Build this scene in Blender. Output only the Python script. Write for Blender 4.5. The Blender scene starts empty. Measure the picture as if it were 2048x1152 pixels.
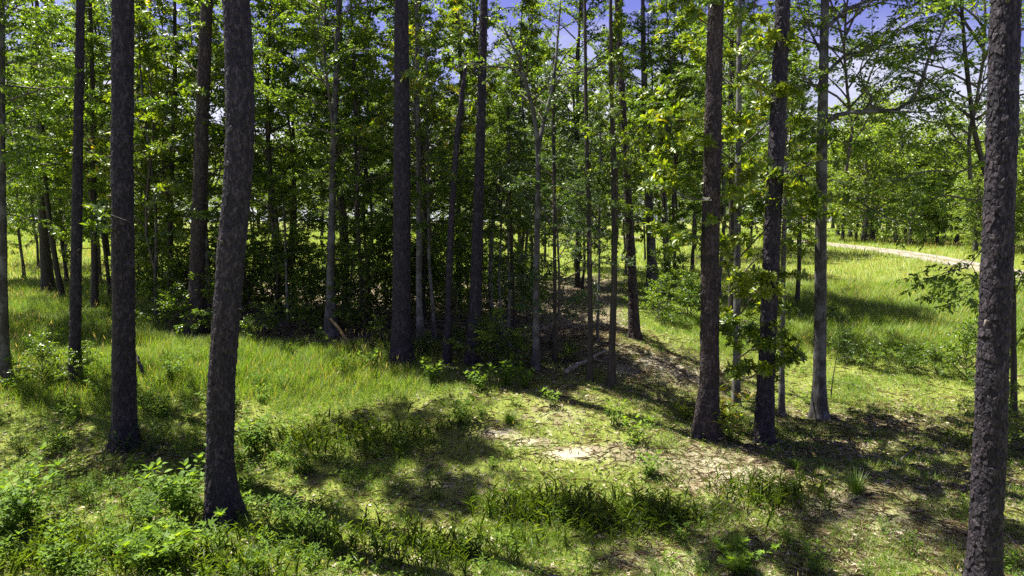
import bpy, math
import numpy as np

# ------------------------------------------------------------------ camera, sky, sun, exposure
S = bpy.context.scene
COL = S.collection
F = 1365.0                      # focal length in pixels of the 2048 px wide photograph
CAMH = 4.5
PITCH = math.atan(136 / F)
cd = bpy.data.cameras.new("camera")
cam = bpy.data.objects.new("camera", cd)
COL.objects.link(cam)
cd.sensor_width = 36.0
cd.lens = 36.0 * F / 2048
cd.clip_start = 0.1
cd.clip_end = 3000
cam.location = (0, 0, CAMH)
cam.rotation_euler = (math.pi / 2 - PITCH, 0, 0)
S.camera = cam

SUN_EL = math.radians(63)
SUN_DIR = np.array([-0.86, 0.50])           # horizontal direction towards the sun
SUN_DIR = SUN_DIR / np.linalg.norm(SUN_DIR)
to_sun = np.array([SUN_DIR[0] * math.cos(SUN_EL), SUN_DIR[1] * math.cos(SUN_EL), math.sin(SUN_EL)])
ld = bpy.data.lights.new("sun", "SUN")
ld.energy = 5.0
ld.angle = math.radians(0.5)
ld.color = (1.0, 0.95, 0.85)
sun = bpy.data.objects.new("sun", ld)
COL.objects.link(sun)
from mathutils import Vector
sun.rotation_euler = Vector(-to_sun).to_track_quat('-Z', 'Y').to_euler()
sun.location = (-20, 12, 40)

W = bpy.data.worlds.new("World")
S.world = W
W.use_nodes = True
nt = W.node_tree
nt.nodes.clear()
sky = nt.nodes.new("ShaderNodeTexSky")
sky.sky_type = 'NISHITA'
sky.sun_disc = False
sky.sun_elevation = SUN_EL
sky.sun_rotation = math.atan2(SUN_DIR[0], SUN_DIR[1])
sky.air_density = 1.0
sky.dust_density = 1.4
sky.ozone_density = 3.0
hs = nt.nodes.new("ShaderNodeHueSaturation")
hs.inputs["Hue"].default_value = 0.55
hs.inputs["Saturation"].default_value = 1.18
bg = nt.nodes.new("ShaderNodeBackground")
bg.inputs[1].default_value = 0.05
wo = nt.nodes.new("ShaderNodeOutputWorld")
nt.links.new(sky.outputs[0], hs.inputs["Color"])
tcw = nt.nodes.new("ShaderNodeTexCoord")
sp = nt.nodes.new("ShaderNodeSeparateXYZ"); nt.links.new(tcw.outputs["Generated"], sp.inputs[0])
low = nt.nodes.new("ShaderNodeMapRange"); low.inputs[1].default_value = 0.38; low.inputs[2].default_value = 0.04
nt.links.new(sp.outputs["Z"], low.inputs[0])
mpw = nt.nodes.new("ShaderNodeMapping"); mpw.inputs["Scale"].default_value = (3.0, 3.0, 8.0)
nt.links.new(tcw.outputs["Generated"], mpw.inputs[0])
nw = nt.nodes.new("ShaderNodeTexNoise"); nw.inputs["Scale"].default_value = 1.6; nw.inputs["Detail"].default_value = 6
nt.links.new(mpw.outputs[0], nw.inputs["Vector"])
cl = nt.nodes.new("ShaderNodeMath"); cl.operation = 'ADD'; nt.links.new(low.outputs[0], cl.inputs[0]); nt.links.new(nw.outputs["Fac"], cl.inputs[1])
cr = nt.nodes.new("ShaderNodeMapRange"); cr.inputs[1].default_value = 0.85; cr.inputs[2].default_value = 1.35; cr.interpolation_type = 'SMOOTHSTEP'
nt.links.new(cl.outputs[0], cr.inputs[0])
cm = nt.nodes.new("ShaderNodeMix"); cm.data_type = 'RGBA'
nt.links.new(cr.outputs[0], cm.inputs[0]); nt.links.new(hs.outputs[0], cm.inputs[6]); cm.inputs[7].default_value = (6.2, 6.2, 6.8, 1)
nt.links.new(cm.outputs[2], bg.inputs[0])
nt.links.new(bg.outputs[0], wo.inputs[0])

S.view_settings.view_transform = 'Standard'
S.view_settings.look = 'None'
S.view_settings.exposure = 1.7
S.view_settings.gamma = 1.0
S.render.engine = 'CYCLES'
S.cycles.max_bounces = 8
S.cycles.diffuse_bounces = 7
S.cycles.glossy_bounces = 2
S.cycles.transmission_bounces = 4
S.cycles.transparent_max_bounces = 4
S.cycles.use_denoising = False
S.cycles.caustics_reflective = False
S.cycles.caustics_refractive = False
S.cycles.sample_clamp_indirect = 6.0

rng = np.random.default_rng(11)
U = rng.uniform

# ------------------------------------------------------------------ numeric helpers
def hash2(ix, iy, seed=0):
    n = (ix.astype(np.int64) * 374761393 + iy.astype(np.int64) * 668265263 + seed * 1446649) & 0xffffffff
    n = ((n ^ (n >> 13)) * 1274126177) & 0xffffffff
    n = ((n ^ (n >> 15)) * 2246822519) & 0xffffffff
    return ((n ^ (n >> 16)) & 0xffffff) / float(0x1000000)

def vnoise(x, y, seed=0):
    x = np.asarray(x, float); y = np.asarray(y, float)
    ix = np.floor(x).astype(np.int64); iy = np.floor(y).astype(np.int64)
    fx = x - ix; fy = y - iy
    fx = fx * fx * (3 - 2 * fx); fy = fy * fy * (3 - 2 * fy)
    a = hash2(ix, iy, seed); b = hash2(ix + 1, iy, seed)
    c = hash2(ix, iy + 1, seed); d = hash2(ix + 1, iy + 1, seed)
    return (a * (1 - fx) + b * fx) * (1 - fy) + (c * (1 - fx) + d * fx) * fy

def fbm(x, y, seed=0, o=3):
    t = 0; a = 0.5; s = 0
    for k in range(o):
        t = t + a * vnoise(x * 2 ** k, y * 2 ** k, seed + k * 17); s += a; a *= 0.5
    return t / s

def sstep(a, b, x):
    t = np.clip((np.asarray(x, float) - a) / (b - a), 0, 1)
    return t * t * (3 - 2 * t)

def norm(v):
    return v / np.maximum(np.linalg.norm(v, axis=-1, keepdims=True), 1e-9)

# ------------------------------------------------------------------ terrain height
_YY = np.arange(-30, 700, 0.5)
def _prof(pts):
    p = np.array(pts, float)
    z = np.interp(_YY, p[:, 0], p[:, 1])
    k = np.hanning(13); k /= k.sum()
    return np.convolve(np.pad(z, 6, mode='edge'), k, 'valid')
_PL = _prof([(-30, 0), (11, 0), (16, 0.9), (20, 1.4), (30, 1.6), (60, 2.0), (120, 2.5), (700, 2.6)])
_PR = _prof([(-30, 0), (16, 0), (20, 0.5), (30, 1.5), (45, 2.3), (60, 2.6), (120, 2.7), (700, 2.7)])

def terrain(x, y):
    x = np.asarray(x, float); y = np.asarray(y, float)
    r = x / np.maximum(y, 4.0)
    w = sstep(0.12, 0.42, r)
    z = np.interp(y, _YY, _PL) * (1 - w) + np.interp(y, _YY, _PR) * w
    road = np.exp(-((x - 25.7) / 3.5) ** 2) * sstep(5, 20, y)
    amp = (1 - road) * sstep(2, 8, y) * (1 - 0.6 * sstep(30, 60, y))
    z = z + amp * (0.34 * (fbm(x / 4.5, y / 3.2, 5) - 0.5) + 0.08 * (fbm(x / 0.8, y / 0.8, 9) - 0.5))
    return z

def ray(px, py):
    dx = (px - 1024) / F; dy = (576 - py) / F
    c, s = math.cos(PITCH), math.sin(PITCH)
    return dx, c + dy * s, dy * c - s

def at(px, py, Y):
    """Point seen at photograph pixel (px, py) at distance Y in front of the camera."""
    a, b, c = ray(px, py)
    t = Y / b
    return np.array([a * t, Y, CAMH + c * t])

def ground(px, py):
    a, b, c = ray(px, py)
    Y = np.concatenate([np.arange(5, 60, 0.03), np.arange(60, 400, 0.4)])
    t = Y / b
    z = CAMH + c * t
    g = terrain(a * t, Y)
    k = np.nonzero(z <= g)[0]
    i = k[0] if len(k) else len(Y) - 1
    return np.array([a * t[i], Y[i], g[i]])

def on_ground(x, y):
    return np.array([x, y, float(terrain(x, y))])

# ------------------------------------------------------------------ mesh helpers
def mesh_obj(name, V, T, mats, parent=None, mi=None, attrs=None, smooth=True, loc=None):
    V = np.asarray(V, np.float32); T = np.asarray(T, np.int32)
    me = bpy.data.meshes.new(name)
    me.vertices.add(len(V)); me.vertices.foreach_set("co", V.ravel())
    me.loops.add(T.size); me.loops.foreach_set("vertex_index", T.ravel())
    me.polygons.add(len(T))
    me.polygons.foreach_set("loop_start", np.arange(0, T.size, T.shape[1], dtype=np.int32))
    for m in (mats if isinstance(mats, (list, tuple)) else [mats]):
        me.materials.append(m)
    if mi is not None:
        me.polygons.foreach_set("material_index", np.asarray(mi, np.int32))
    if not smooth:
        me.polygons.foreach_set("use_smooth", np.zeros(len(T), bool))
    for k, a in (attrs or {}).items():
        at_ = me.attributes.new(k, 'FLOAT', 'POINT')
        at_.data.foreach_set("value", np.asarray(a, np.float32))
    me.update(calc_edges=True)
    o = bpy.data.objects.new(name, me)
    COL.objects.link(o)
    if parent is not None:
        o.parent = parent
    if loc is not None:
        o.location = loc
    return o

def empty(name, loc):
    o = bpy.data.objects.new(name, None)
    o.empty_display_size = 0.3
    o.location = loc
    COL.objects.link(o)
    return o

def tag(o, label=None, cat=None, group=None, kind=None):
    if label: o["label"] = label
    if cat: o["category"] = cat
    if group: o["group"] = group
    if kind: o["kind"] = kind
    return o

def copy_tree(root, loc, rz=0.0, sc=1.0):
    r = root.copy(); COL.objects.link(r)
    r.location = loc; r.rotation_euler = (0, 0, rz); r.scale = (sc, sc, sc)
    for ch in root.children:
        c = ch.copy(); COL.objects.link(c); c.parent = r
    return r

def tubes(polys, sides=5):
    """polys: list of (points n x 3, radii n). One triangulated mesh of open tubes."""
    Vs, Ts, off = [], [], 0
    th = np.linspace(0, 2 * np.pi, sides, endpoint=False)
    for P, R in polys:
        P = np.asarray(P, float); n = len(P)
        R = np.broadcast_to(np.asarray(R, float), (n,))
        d = norm(np.gradient(P, axis=0))
        ref = np.array([0.0, 0, 1]) if abs(d[:, 2]).mean() < 0.8 else np.array([1.0, 0.2, 0])
        a = norm(np.cross(d, ref)); b = np.cross(d, a)
        ring = P[:, None] + R[:, None, None] * (a[:, None] * np.cos(th)[None, :, None] + b[:, None] * np.sin(th)[None, :, None])
        Vs.append(ring.reshape(-1, 3))
        i = np.arange(n - 1)[:, None] * sides; j = np.arange(sides)[None]; j2 = (j + 1) % sides
        q = np.stack([i + j, i + j2, i + sides + j2, i + sides + j], -1).reshape(-1, 4) + off
        Ts.append(np.concatenate([q[:, [0, 1, 2]], q[:, [0, 2, 3]]]))
        off += n * sides
    return np.concatenate(Vs), np.concatenate(Ts)

# leaf templates: (along, across, up), triangles
TPL = {
    'rhomb': ([(0, 0, 0), (.45, .5, .07), (1, 0, -.10), (.45, -.5, .07)], [(0, 1, 2), (0, 2, 3)]),
    'oval': ([(0, 0, 0), (.28, .40, .05), (.28, 0, -.01), (.28, -.40, .05), (.65, .44, .02), (.65, 0, -.05), (.65, -.44, .02), (1, 0, -.16)],
             [(0, 2, 1), (0, 3, 2), (1, 2, 5), (1, 5, 4), (2, 3, 6), (2, 6, 5), (4, 5, 7), (5, 6, 7)]),
    'star': ([(0.28, 0, 0), (0, 0, 0), (.10, .52, .0), (.30, .20, .03), (.62, .50, -.03), (.52, .13, .03), (1, 0, -.08),
              (.52, -.13, .03), (.62, -.50, -.03), (.30, -.20, .03), (.10, -.52, .0)],
             [(0, i, i + 1) for i in range(1, 10)] + [(0, 10, 1)]),
    'blade': ([(0, .5, 0), (0, -.5, 0), (.5, .42, .03), (.5, -.42, .03), (1, 0, -.12)], [(0, 1, 3), (0, 3, 2), (2, 3, 4)]),
}

def leaf_mesh(P, A, N, L, Wd, tpl):
    """Leaves as real folded surfaces. Returns verts, tris and the leaf index of every vertex."""
    tv, tf = TPL[tpl]
    tv = np.array(tv, float); tf = np.array(tf, int)
    n = len(P)
    A = norm(A); B = norm(np.cross(N, A)); N2 = np.cross(A, B)
    L = np.broadcast_to(L, (n,)); Wd = np.broadcast_to(Wd, (n,))
    V = (P[:, None] + A[:, None] * (L[:, None] * tv[None, :, 0])[..., None]
         + B[:, None] * (Wd[:, None] * tv[None, :, 1])[..., None]
         + N2[:, None] * (L[:, None] * tv[None, :, 2])[..., None]).reshape(-1, 3)
    T = (tf[None] + (np.arange(n) * len(tv))[:, None, None]).reshape(-1, 3)
    return V, T, np.repeat(np.arange(n), len(tv))

# ------------------------------------------------------------------ materials
def new_mat(name):
    m = bpy.data.materials.new(name); m.use_nodes = True
    t = m.node_tree; t.nodes.clear()
    out = t.nodes.new("ShaderNodeOutputMaterial")
    return m, t, out

def ramp(t, fac, stops):
    r = t.nodes.new("ShaderNodeValToRGB")
    while len(r.color_ramp.elements) < len(stops):
        r.color_ramp.elements.new(0.5)
    for e, (p, c) in zip(r.color_ramp.elements, stops):
        e.position = p; e.color = (*c, 1)
    t.links.new(fac, r.inputs[0])
    return r.outputs[0]

def math_node(t, op, a, b):
    n = t.nodes.new("ShaderNodeMath"); n.operation = op
    for i, v in enumerate((a, b)):
        if isinstance(v, (int, float)): n.inputs[i].default_value = v
        else: t.links.new(v, n.inputs[i])
    return n.outputs[0]

def noise_node(t, scale, detail=3, vec=None, rough=0.55):
    n = t.nodes.new("ShaderNodeTexNoise")
    n.inputs["Scale"].default_value = scale; n.inputs["Detail"].default_value = detail
    n.inputs["Roughness"].default_value = rough
    if vec is not None: t.links.new(vec, n.inputs["Vector"])
    return n.outputs["Fac"]

def attr(t, name):
    n = t.nodes.new("ShaderNodeAttribute"); n.attribute_name = name
    return n.outputs["Fac"]

def leaf_mat(name, stops, trans=0.42, tcol=(1.7, 1.55, 0.45), rough=0.34, spec=0.5):
    m, t, out = new_mat(name)
    oi = t.nodes.new("ShaderNodeObjectInfo")
    f = math_node(t, 'ADD', attr(t, 'v'), math_node(t, 'MULTIPLY', math_node(t, 'SUBTRACT', oi.outputs["Random"], 0.5), 0.22))
    c = ramp(t, f, stops)
    p = t.nodes.new("ShaderNodeBsdfPrincipled")
    t.links.new(c, p.inputs["Base Color"])
    p.inputs["Roughness"].default_value = rough
    p.inputs["Specular IOR Level"].default_value = spec
    mu = t.nodes.new("ShaderNodeMix"); mu.data_type = 'RGBA'; mu.blend_type = 'MULTIPLY'
    mu.inputs[0].default_value = 1.0; mu.clamp_result = False
    t.links.new(c, mu.inputs[6]); mu.inputs[7].default_value = (*tcol, 1)
    tr = t.nodes.new("ShaderNodeBsdfTranslucent")
    t.links.new(mu.outputs[2], tr.inputs[0])
    mx = t.nodes.new("ShaderNodeMixShader"); mx.inputs[0].default_value = trans
    t.links.new(p.outputs[0], mx.inputs[1]); t.links.new(tr.outputs[0], mx.inputs[2])
    t.links.new(mx.outputs[0], out.inputs[0])
    return m

M = {}
M['leaf'] = leaf_mat('hardwood_leaf', [(0, (.034, .076, .011)), (.5, (.103, .185, .022)), (1, (.225, .31, .035))], trans=.55)
M['leaf_dark'] = leaf_mat('holly_leaf', [(0, (.020, .050, .014)), (.6, (.048, .100, .024)), (1, (.10, .17, .035))], trans=.4, rough=.4, spec=.5)
M['leaf_mag'] = leaf_mat('magnolia_leaf', [(0, (.036, .075, .010)), (.55, (.110, .180, .018)), (.9, (.23, .285, .026)), (1, (.30, .22, .02))], trans=.5, rough=.4, spec=.5)
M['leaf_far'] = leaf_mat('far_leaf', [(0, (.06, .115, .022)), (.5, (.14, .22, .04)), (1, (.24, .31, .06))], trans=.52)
M['needle'] = leaf_mat('pine_needle', [(0, (.03, .06, .015)), (1, (.06, .11, .03))], trans=.15)
M['weed'] = leaf_mat('weed_leaf', [(0, (.045, .095, .013)), (.5, (.110, .20, .024)), (1, (.22, .33, .04))], trans=.45, rough=.6, spec=.2)
M['grass'] = leaf_mat('grass_blade', [(0, (.060, .135, .013)), (.45, (.150, .255, .024)), (.8, (.25, .325, .04)), (.93, (.38, .33, .11)), (1, (.42, .34, .18))],
                      trans=.42, tcol=(1.45, 1.4, .5), rough=.5)
M['cane'] = leaf_mat('broad_grass_blade', [(0, (.035, .075, .012)), (.6, (.095, .155, .018)), (1, (.20, .26, .03))], trans=.42, rough=.4)
M['litter'] = leaf_mat('dry_leaf', [(0, (.10, .075, .046)), (.4, (.22, .178, .115)), (.8, (.40, .34, .23)), (1, (.55, .48, .36))], trans=.12, tcol=(1.2, 1, .7), rough=.6)

def bark_mat(name, dark, mid, light, scale_z=0.18, bump=0.6, lichen=None, plate=False):
    m, t, out = new_mat(name)
    tc = t.nodes.new("ShaderNodeTexCoord")
    mp = t.nodes.new("ShaderNodeMapping"); mp.inputs["Scale"].default_value = (1, 1, scale_z)
    t.links.new(tc.outputs["Object"], mp.inputs[0])
    n1 = noise_node(t, 26 if not plate else 40, 5, mp.outputs[0], .65)
    f = n1
    if plate:
        f = math_node(t, 'ADD', math_node(t, 'MULTIPLY', n1, .75), math_node(t, 'MULTIPLY', attr(t, 'v'), .25))
    c = ramp(t, f, [(.28, dark), (.5, mid), (.74, light)])
    if plate:
        n3 = noise_node(t, 1.1, 3, tc.outputs["Object"], .6)
        k3 = ramp(t, n3, [(.45, (0, 0, 0)), (.68, (.55, .55, .55))])
        mx = t.nodes.new("ShaderNodeMix"); mx.data_type = 'RGBA'; mx.blend_type = 'MULTIPLY'
        t.links.new(k3, mx.inputs[0]); t.links.new(c, mx.inputs[6]); mx.inputs[7].default_value = (1.2, .97, .88, 1); mx.clamp_result = False
        c = mx.outputs[2]
    if lichen:
        n2 = noise_node(t, 3.2, 4, tc.outputs["Object"], .6)
        k = ramp(t, n2, [(.46, (0, 0, 0)), (.60, (1, 1, 1))])
        mx = t.nodes.new("ShaderNodeMix"); mx.data_type = 'RGBA'
        t.links.new(k, mx.inputs[0]); t.links.new(c, mx.inputs[6]); mx.inputs[7].default_value = (*lichen, 1)
        c = mx.outputs[2]
    p = t.nodes.new("ShaderNodeBsdfPrincipled")
    t.links.new(c, p.inputs["Base Color"]); p.inputs["Roughness"].default_value = .78
    p.inputs["Specular IOR Level"].default_value = .3
    bn = t.nodes.new("ShaderNodeBump"); bn.inputs["Strength"].default_value = bump; bn.inputs["Distance"].default_value = .012
    t.links.new(n1, bn.inputs["Height"]); t.links.new(bn.outputs[0], p.inputs["Normal"])
    t.links.new(p.outputs[0], out.inputs[0])
    return m

M['pine_bark'] = bark_mat('pine_bark', (.0075, .0065, .010), (.016, .0132, .0195), (.078, .064, .073), .3, .4, plate=True)
M['pine_bark_brown'] = bark_mat('brown_pine_bark', (.010, .0078, .0085), (.027, .0205, .0205), (.115, .088, .082), .3, .5, plate=True)
M['grey_bark'] = bark_mat('grey_bark', (.020, .018, .017), (.045, .041, .038), (.095, .088, .082), .12, .8, lichen=(.115, .115, .112))
M['pale_bark'] = bark_mat('pale_bark', (.03, .028, .025), (.065, .062, .057), (.13, .125, .12), .5, .5, lichen=(.16, .16, .155))
M['dark_bark'] = bark_mat('dark_bark', (.016, .013, .011), (.035, .029, .024), (.075, .064, .054), .12, .8)
M['twig'] = bark_mat('twig_bark', (.04, .034, .028), (.085, .072, .06), (.17, .15, .125), .3, .3)
M['dead'] = bark_mat('dead_wood', (.09, .07, .05), (.22, .185, .145), (.42, .37, .31), .15, .8)
M['yellow_dead'] = bark_mat('fresh_dead_wood', (.09, .06, .03), (.20, .135, .065), (.34, .25, .13), .15, .5)

def flower_mat():
    m, t, out = new_mat('white_petal')
    p = t.nodes.new("ShaderNodeBsdfPrincipled"); p.inputs["Roughness"].default_value = .5
    c = ramp(t, noise_node(t, 30), [(.3, (.78, .76, .66)), (.7, (.86, .85, .80))])
    t.links.new(c, p.inputs["Base Color"]); t.links.new(p.outputs[0], out.inputs[0])
    return m
M['petal'] = flower_mat()

def ground_mat():
    m, t, out = new_mat('woodland_soil')
    tc = t.nodes.new("ShaderNodeTexCoord"); ob = tc.outputs["Object"]
    a = noise_node(t, 22, 6, ob, .7); b = noise_node(t, 3.1, 5, ob, .6); c3 = noise_node(t, 90, 3, ob, .6)
    soil = ramp(t, math_node(t, 'ADD', math_node(t, 'MULTIPLY', a, .6), math_node(t, 'MULTIPLY', c3, .4)),
                [(.30, (.075, .060, .036)), (.50, (.180, .150, .092)), (.70, (.33, .285, .19))])
    sand_sunlit = ramp(t, math_node(t, 'ADD', math_node(t, 'MULTIPLY', c3, .6), math_node(t, 'MULTIPLY', b, .4)), [(.28, (.30, .255, .175)), (.5, (.47, .42, .31)), (.75, (.58, .535, .43))])
    moss = ramp(t, a, [(.3, (.07, .10, .020)), (.55, (.19, .215, .045)), (.8, (.33, .31, .10))])
    k1 = ramp(t, math_node(t, 'ADD', attr(t, 'green'), math_node(t, 'MULTIPLY', math_node(t, 'SUBTRACT', b, .5), 1.6)), [(.40, (0, 0, 0)), (.62, (1, 1, 1))])
    k2 = ramp(t, math_node(t, 'ADD', attr(t, 'sand_sunlit'), math_node(t, 'MULTIPLY', math_node(t, 'SUBTRACT', math_node(t, 'ADD', math_node(t, 'MULTIPLY', b, .6), math_node(t, 'MULTIPLY', c3, .4)), .5), 2.2)),
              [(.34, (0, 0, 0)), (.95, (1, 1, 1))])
    def mix(f, x, y):
        n = t.nodes.new("ShaderNodeMix"); n.data_type = 'RGBA'
        t.links.new(f, n.inputs[0]); t.links.new(x, n.inputs[6]); t.links.new(y, n.inputs[7]); return n.outputs[2]
    col = mix(k2, mix(k1, soil, moss), sand_sunlit)
    p = t.nodes.new("ShaderNodeBsdfPrincipled"); p.inputs["Roughness"].default_value = .95
    p.inputs["Specular IOR Level"].default_value = .1
    t.links.new(col, p.inputs["Base Color"])
    bn = t.nodes.new("ShaderNodeBump"); bn.inputs["Strength"].default_value = .6; bn.inputs["Distance"].default_value = .02
    t.links.new(math_node(t, 'ADD', a, math_node(t, 'MULTIPLY', c3, .5)), bn.inputs["Height"])
    t.links.new(bn.outputs[0], p.inputs["Normal"]); t.links.new(p.outputs[0], out.inputs[0])
    return m
M['ground'] = ground_mat()

def road_mat():
    m, t, out = new_mat('gravel')
    tc = t.nodes.new("ShaderNodeTexCoord"); ob = tc.outputs["Object"]
    a = noise_node(t, 30, 5, ob, .7); b = noise_node(t, 1.6, 5, ob, .65)
    f = math_node(t, 'ADD', math_node(t, 'MULTIPLY', a, .5), math_node(t, 'MULTIPLY', b, .5))
    c = ramp(t, f, [(.3, (.15, .12, .095)), (.5, (.25, .215, .18)), (.7, (.35, .31, .275))])
    g = ramp(t, a, [(.3, (.06, .07, .02)), (.7, (.20, .20, .08))])
    # two worn tracks: the middle and the verges are weedy
    e = math_node(t, 'ADD', attr(t, 'across'), math_node(t, 'MULTIPLY', math_node(t, 'SUBTRACT', b, .5), .9))
    k = ramp(t, e, [(.10, (.75, .75, .75)), (.26, (0, 0, 0)), (.74, (0, 0, 0)), (.95, (1, 1, 1))])
    mx = t.nodes.new("ShaderNodeMix"); mx.data_type = 'RGBA'
    t.links.new(k, mx.inputs[0]); t.links.new(c, mx.inputs[6]); t.links.new(g, mx.inputs[7])
    p = t.nodes.new("ShaderNodeBsdfPrincipled"); p.inputs["Roughness"].default_value = .95
    t.links.new(mx.outputs[2], p.inputs["Base Color"])
    bn = t.nodes.new("ShaderNodeBump"); bn.inputs["Strength"].default_value = .8; bn.inputs["Distance"].default_value = .03
    t.links.new(a, bn.inputs["Height"]); t.links.new(bn.outputs[0], p.inputs["Normal"])
    t.links.new(p.outputs[0], out.inputs[0])
    return m
M['road'] = road_mat()

# ------------------------------------------------------------------ ground sheet, road
def blob_mask(x, y, blobs):
    """blobs: (px, py, rx metres, ry metres, strength) placed on the ground."""
    o = np.zeros(np.shape(x))
    for gx, gy, rx, ry, s in blobs:
        o = np.maximum(o, s * np.exp(-(((x - gx) / rx) ** 2 + ((y - gy) / ry) ** 2)))
    return o
def _blobs(l):
    return [(*ground(px, py)[:2], rx, ry, s) for px, py, rx, ry, s in l]
SAND_AND_SUNLIT = _blobs([(1320, 728, 1.9, 1.1, .75), (1250, 742, 1.0, .7, .6), (1000, 868, .5, .28, .85), (1150, 905, .9, .36, .72), (1060, 885, .7, .3, .72), (1440, 930, 1.4, .9, .6), (1260, 905, 1.0, .6, .5),  # leading blobs: sunlight on the litter behind the log, painted as pale ground
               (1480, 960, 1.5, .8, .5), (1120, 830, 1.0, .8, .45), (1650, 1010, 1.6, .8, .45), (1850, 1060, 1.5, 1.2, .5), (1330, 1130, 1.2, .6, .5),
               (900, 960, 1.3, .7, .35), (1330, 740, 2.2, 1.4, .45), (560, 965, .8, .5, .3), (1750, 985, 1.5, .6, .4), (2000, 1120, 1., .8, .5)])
LITTER = _blobs([(1310, 725, 2.6, 1.8, .6), (1180, 700, 3.0, 2.2, .7), (1760, 850, 3.0, 1.6, .55), (1600, 890, 2.4, 1.2, .55), (1900, 960, 2.0, 1.2, .45),
                 (1450, 940, 1.8, 1.0, .45), (1150, 785, 1.2, .6, .4), (1320, 800, 1.4, .9, .4), (1700, 1080, 2.4, 1.2, .35), (300, 900, 1.2, .8, .4)])
def m_sand_sunlit(x, y): return blob_mask(x, y, SAND_AND_SUNLIT)
def m_wood(x, y):
    r = x / np.maximum(y, 4)
    return sstep(17.4, 19.2, y + 1.8 * (fbm(x / 2, y / 2, 77) - .5)) * (1 - sstep(30, 38, y)) * sstep(-.56, -.48, r) * (1 - sstep(.13, .2, r))
def m_litter(x, y): return np.maximum(blob_mask(x, y, LITTER), m_wood(x, y))
def m_green(x, y):
    return np.clip(.85 - .75 * m_litter(x, y) - .6 * m_sand_sunlit(x, y), 0.02, 1)

def build_ground():
    ys = np.concatenate([np.arange(-8, 6, .7), np.arange(6, 22, .085), 22 + np.cumsum(np.linspace(.09, 1.0, 110)), ])
    ys = np.concatenate([ys, ys[-1] + np.cumsum(np.geomspace(1.2, 60, 45))])
    us = np.linspace(-1.5, 1.5, 330)
    X = us[None] * (ys[:, None] + 10.0); Y = np.broadcast_to(ys[:, None], X.shape)
    Z = terrain(X, Y)
    V = np.stack([X, Y, Z], -1).reshape(-1, 3)
    r, c = X.shape
    i = np.arange(r - 1)[:, None] * c; j = np.arange(c - 1)[None]
    T = np.stack([i + j, i + j + 1, i + c + j + 1, i + c + j], -1).reshape(-1, 4)
    o = mesh_obj('ground', V, T, M['ground'], attrs={'green': m_green(V[:, 0], V[:, 1]), 'sand_sunlit': m_sand_sunlit(V[:, 0], V[:, 1])})
    tag(o, kind='structure')
    # gravel road over the hill
    s = np.arange(12, 100, .4)
    cx = 25.7 - 14 * sstep(56, 100, s) ** 1.3 + .25 * np.sin(s / 6)
    k = np.linspace(-1, 1, 13)
    X = cx[:, None] + 1.35 * k[None] * (1 + .07 * (fbm(s / 1.3, s * 0, 3) - .5)[:, None])
    Y = np.broadcast_to(s[:, None], X.shape)
    Z = terrain(X, Y) + .05 + .03 * (1 - k[None] ** 2) - .05 * (np.abs(k[None]) > .99)
    V = np.stack([X, Y, Z], -1).reshape(-1, 3); r, c = X.shape
    i = np.arange(r - 1)[:, None] * c; j = np.arange(c - 1)[None]
    T = np.stack([i + j, i + j + 1, i + c + j + 1, i + c + j], -1).reshape(-1, 4)
    tag(mesh_obj('gravel_road', V, T, M['road'], attrs={'across': np.tile(np.abs(k), r)}), kind='structure')
build_ground()

# ------------------------------------------------------------------ trunks
def trunk_line(pix, H, lean=None):
    """Centre line and radius of a trunk that stands where the photograph shows it. pix: (px, py, width px) from the base up."""
    g = ground(pix[0][0], pix[0][1]); Y = g[1]
    P = [at(px, py, Y) for px, py, w in pix]; R = [w * .475 * Y / F / math.sqrt(1 + ((px - 1024) / F) ** 2) for px, py, w in pix]
    P[0] = g.copy()
    P = np.array(P); R = np.array(R)
    d = norm(P[-1] - P[max(0, len(P) - 3)])
    zt = P[-1][2]
    if g[2] + H > zt + .5:
        top = P[-1] + d / d[2] * (g[2] + H - zt)
        top[0] = P[-1][0] + (top[0] - P[-1][0]) * .6
        P = np.vstack([P, top]); R = np.append(R, max(.03, R[-1] * .35))
    P = np.vstack([P[0] - np.array([0, 0, .5]), P]); R = np.concatenate([[R[0] * 1.06], R])
    return P, R, g

def resample(P, R, step, smooth=.5):
    s = np.concatenate([[0], np.cumsum(np.linalg.norm(np.diff(P, axis=0), axis=1))])
    f = np.arange(0, s[-1], .05)
    Q = np.stack([np.interp(f, s, P[:, k]) for k in range(3)] + [np.interp(f, s, R)], 1)
    n = max(3, int(smooth / .05) | 1)
    k = np.hanning(n + 2); k /= k.sum(); h = (len(k) - 1) // 2
    pad = np.vstack([2 * Q[0] - Q[1:h + 1][::-1], Q, 2 * Q[-1] - Q[-h - 1:-1][::-1]])
    Q = np.stack([np.convolve(pad[:, c], k, 'valid') for c in range(4)], 1)
    Q[:, 3] = np.maximum(Q[:, 3], .012)
    step = np.asarray(step)
    return np.stack([np.interp(step, f, Q[:, c]) for c in range(4)], 1), f[-1]

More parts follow.
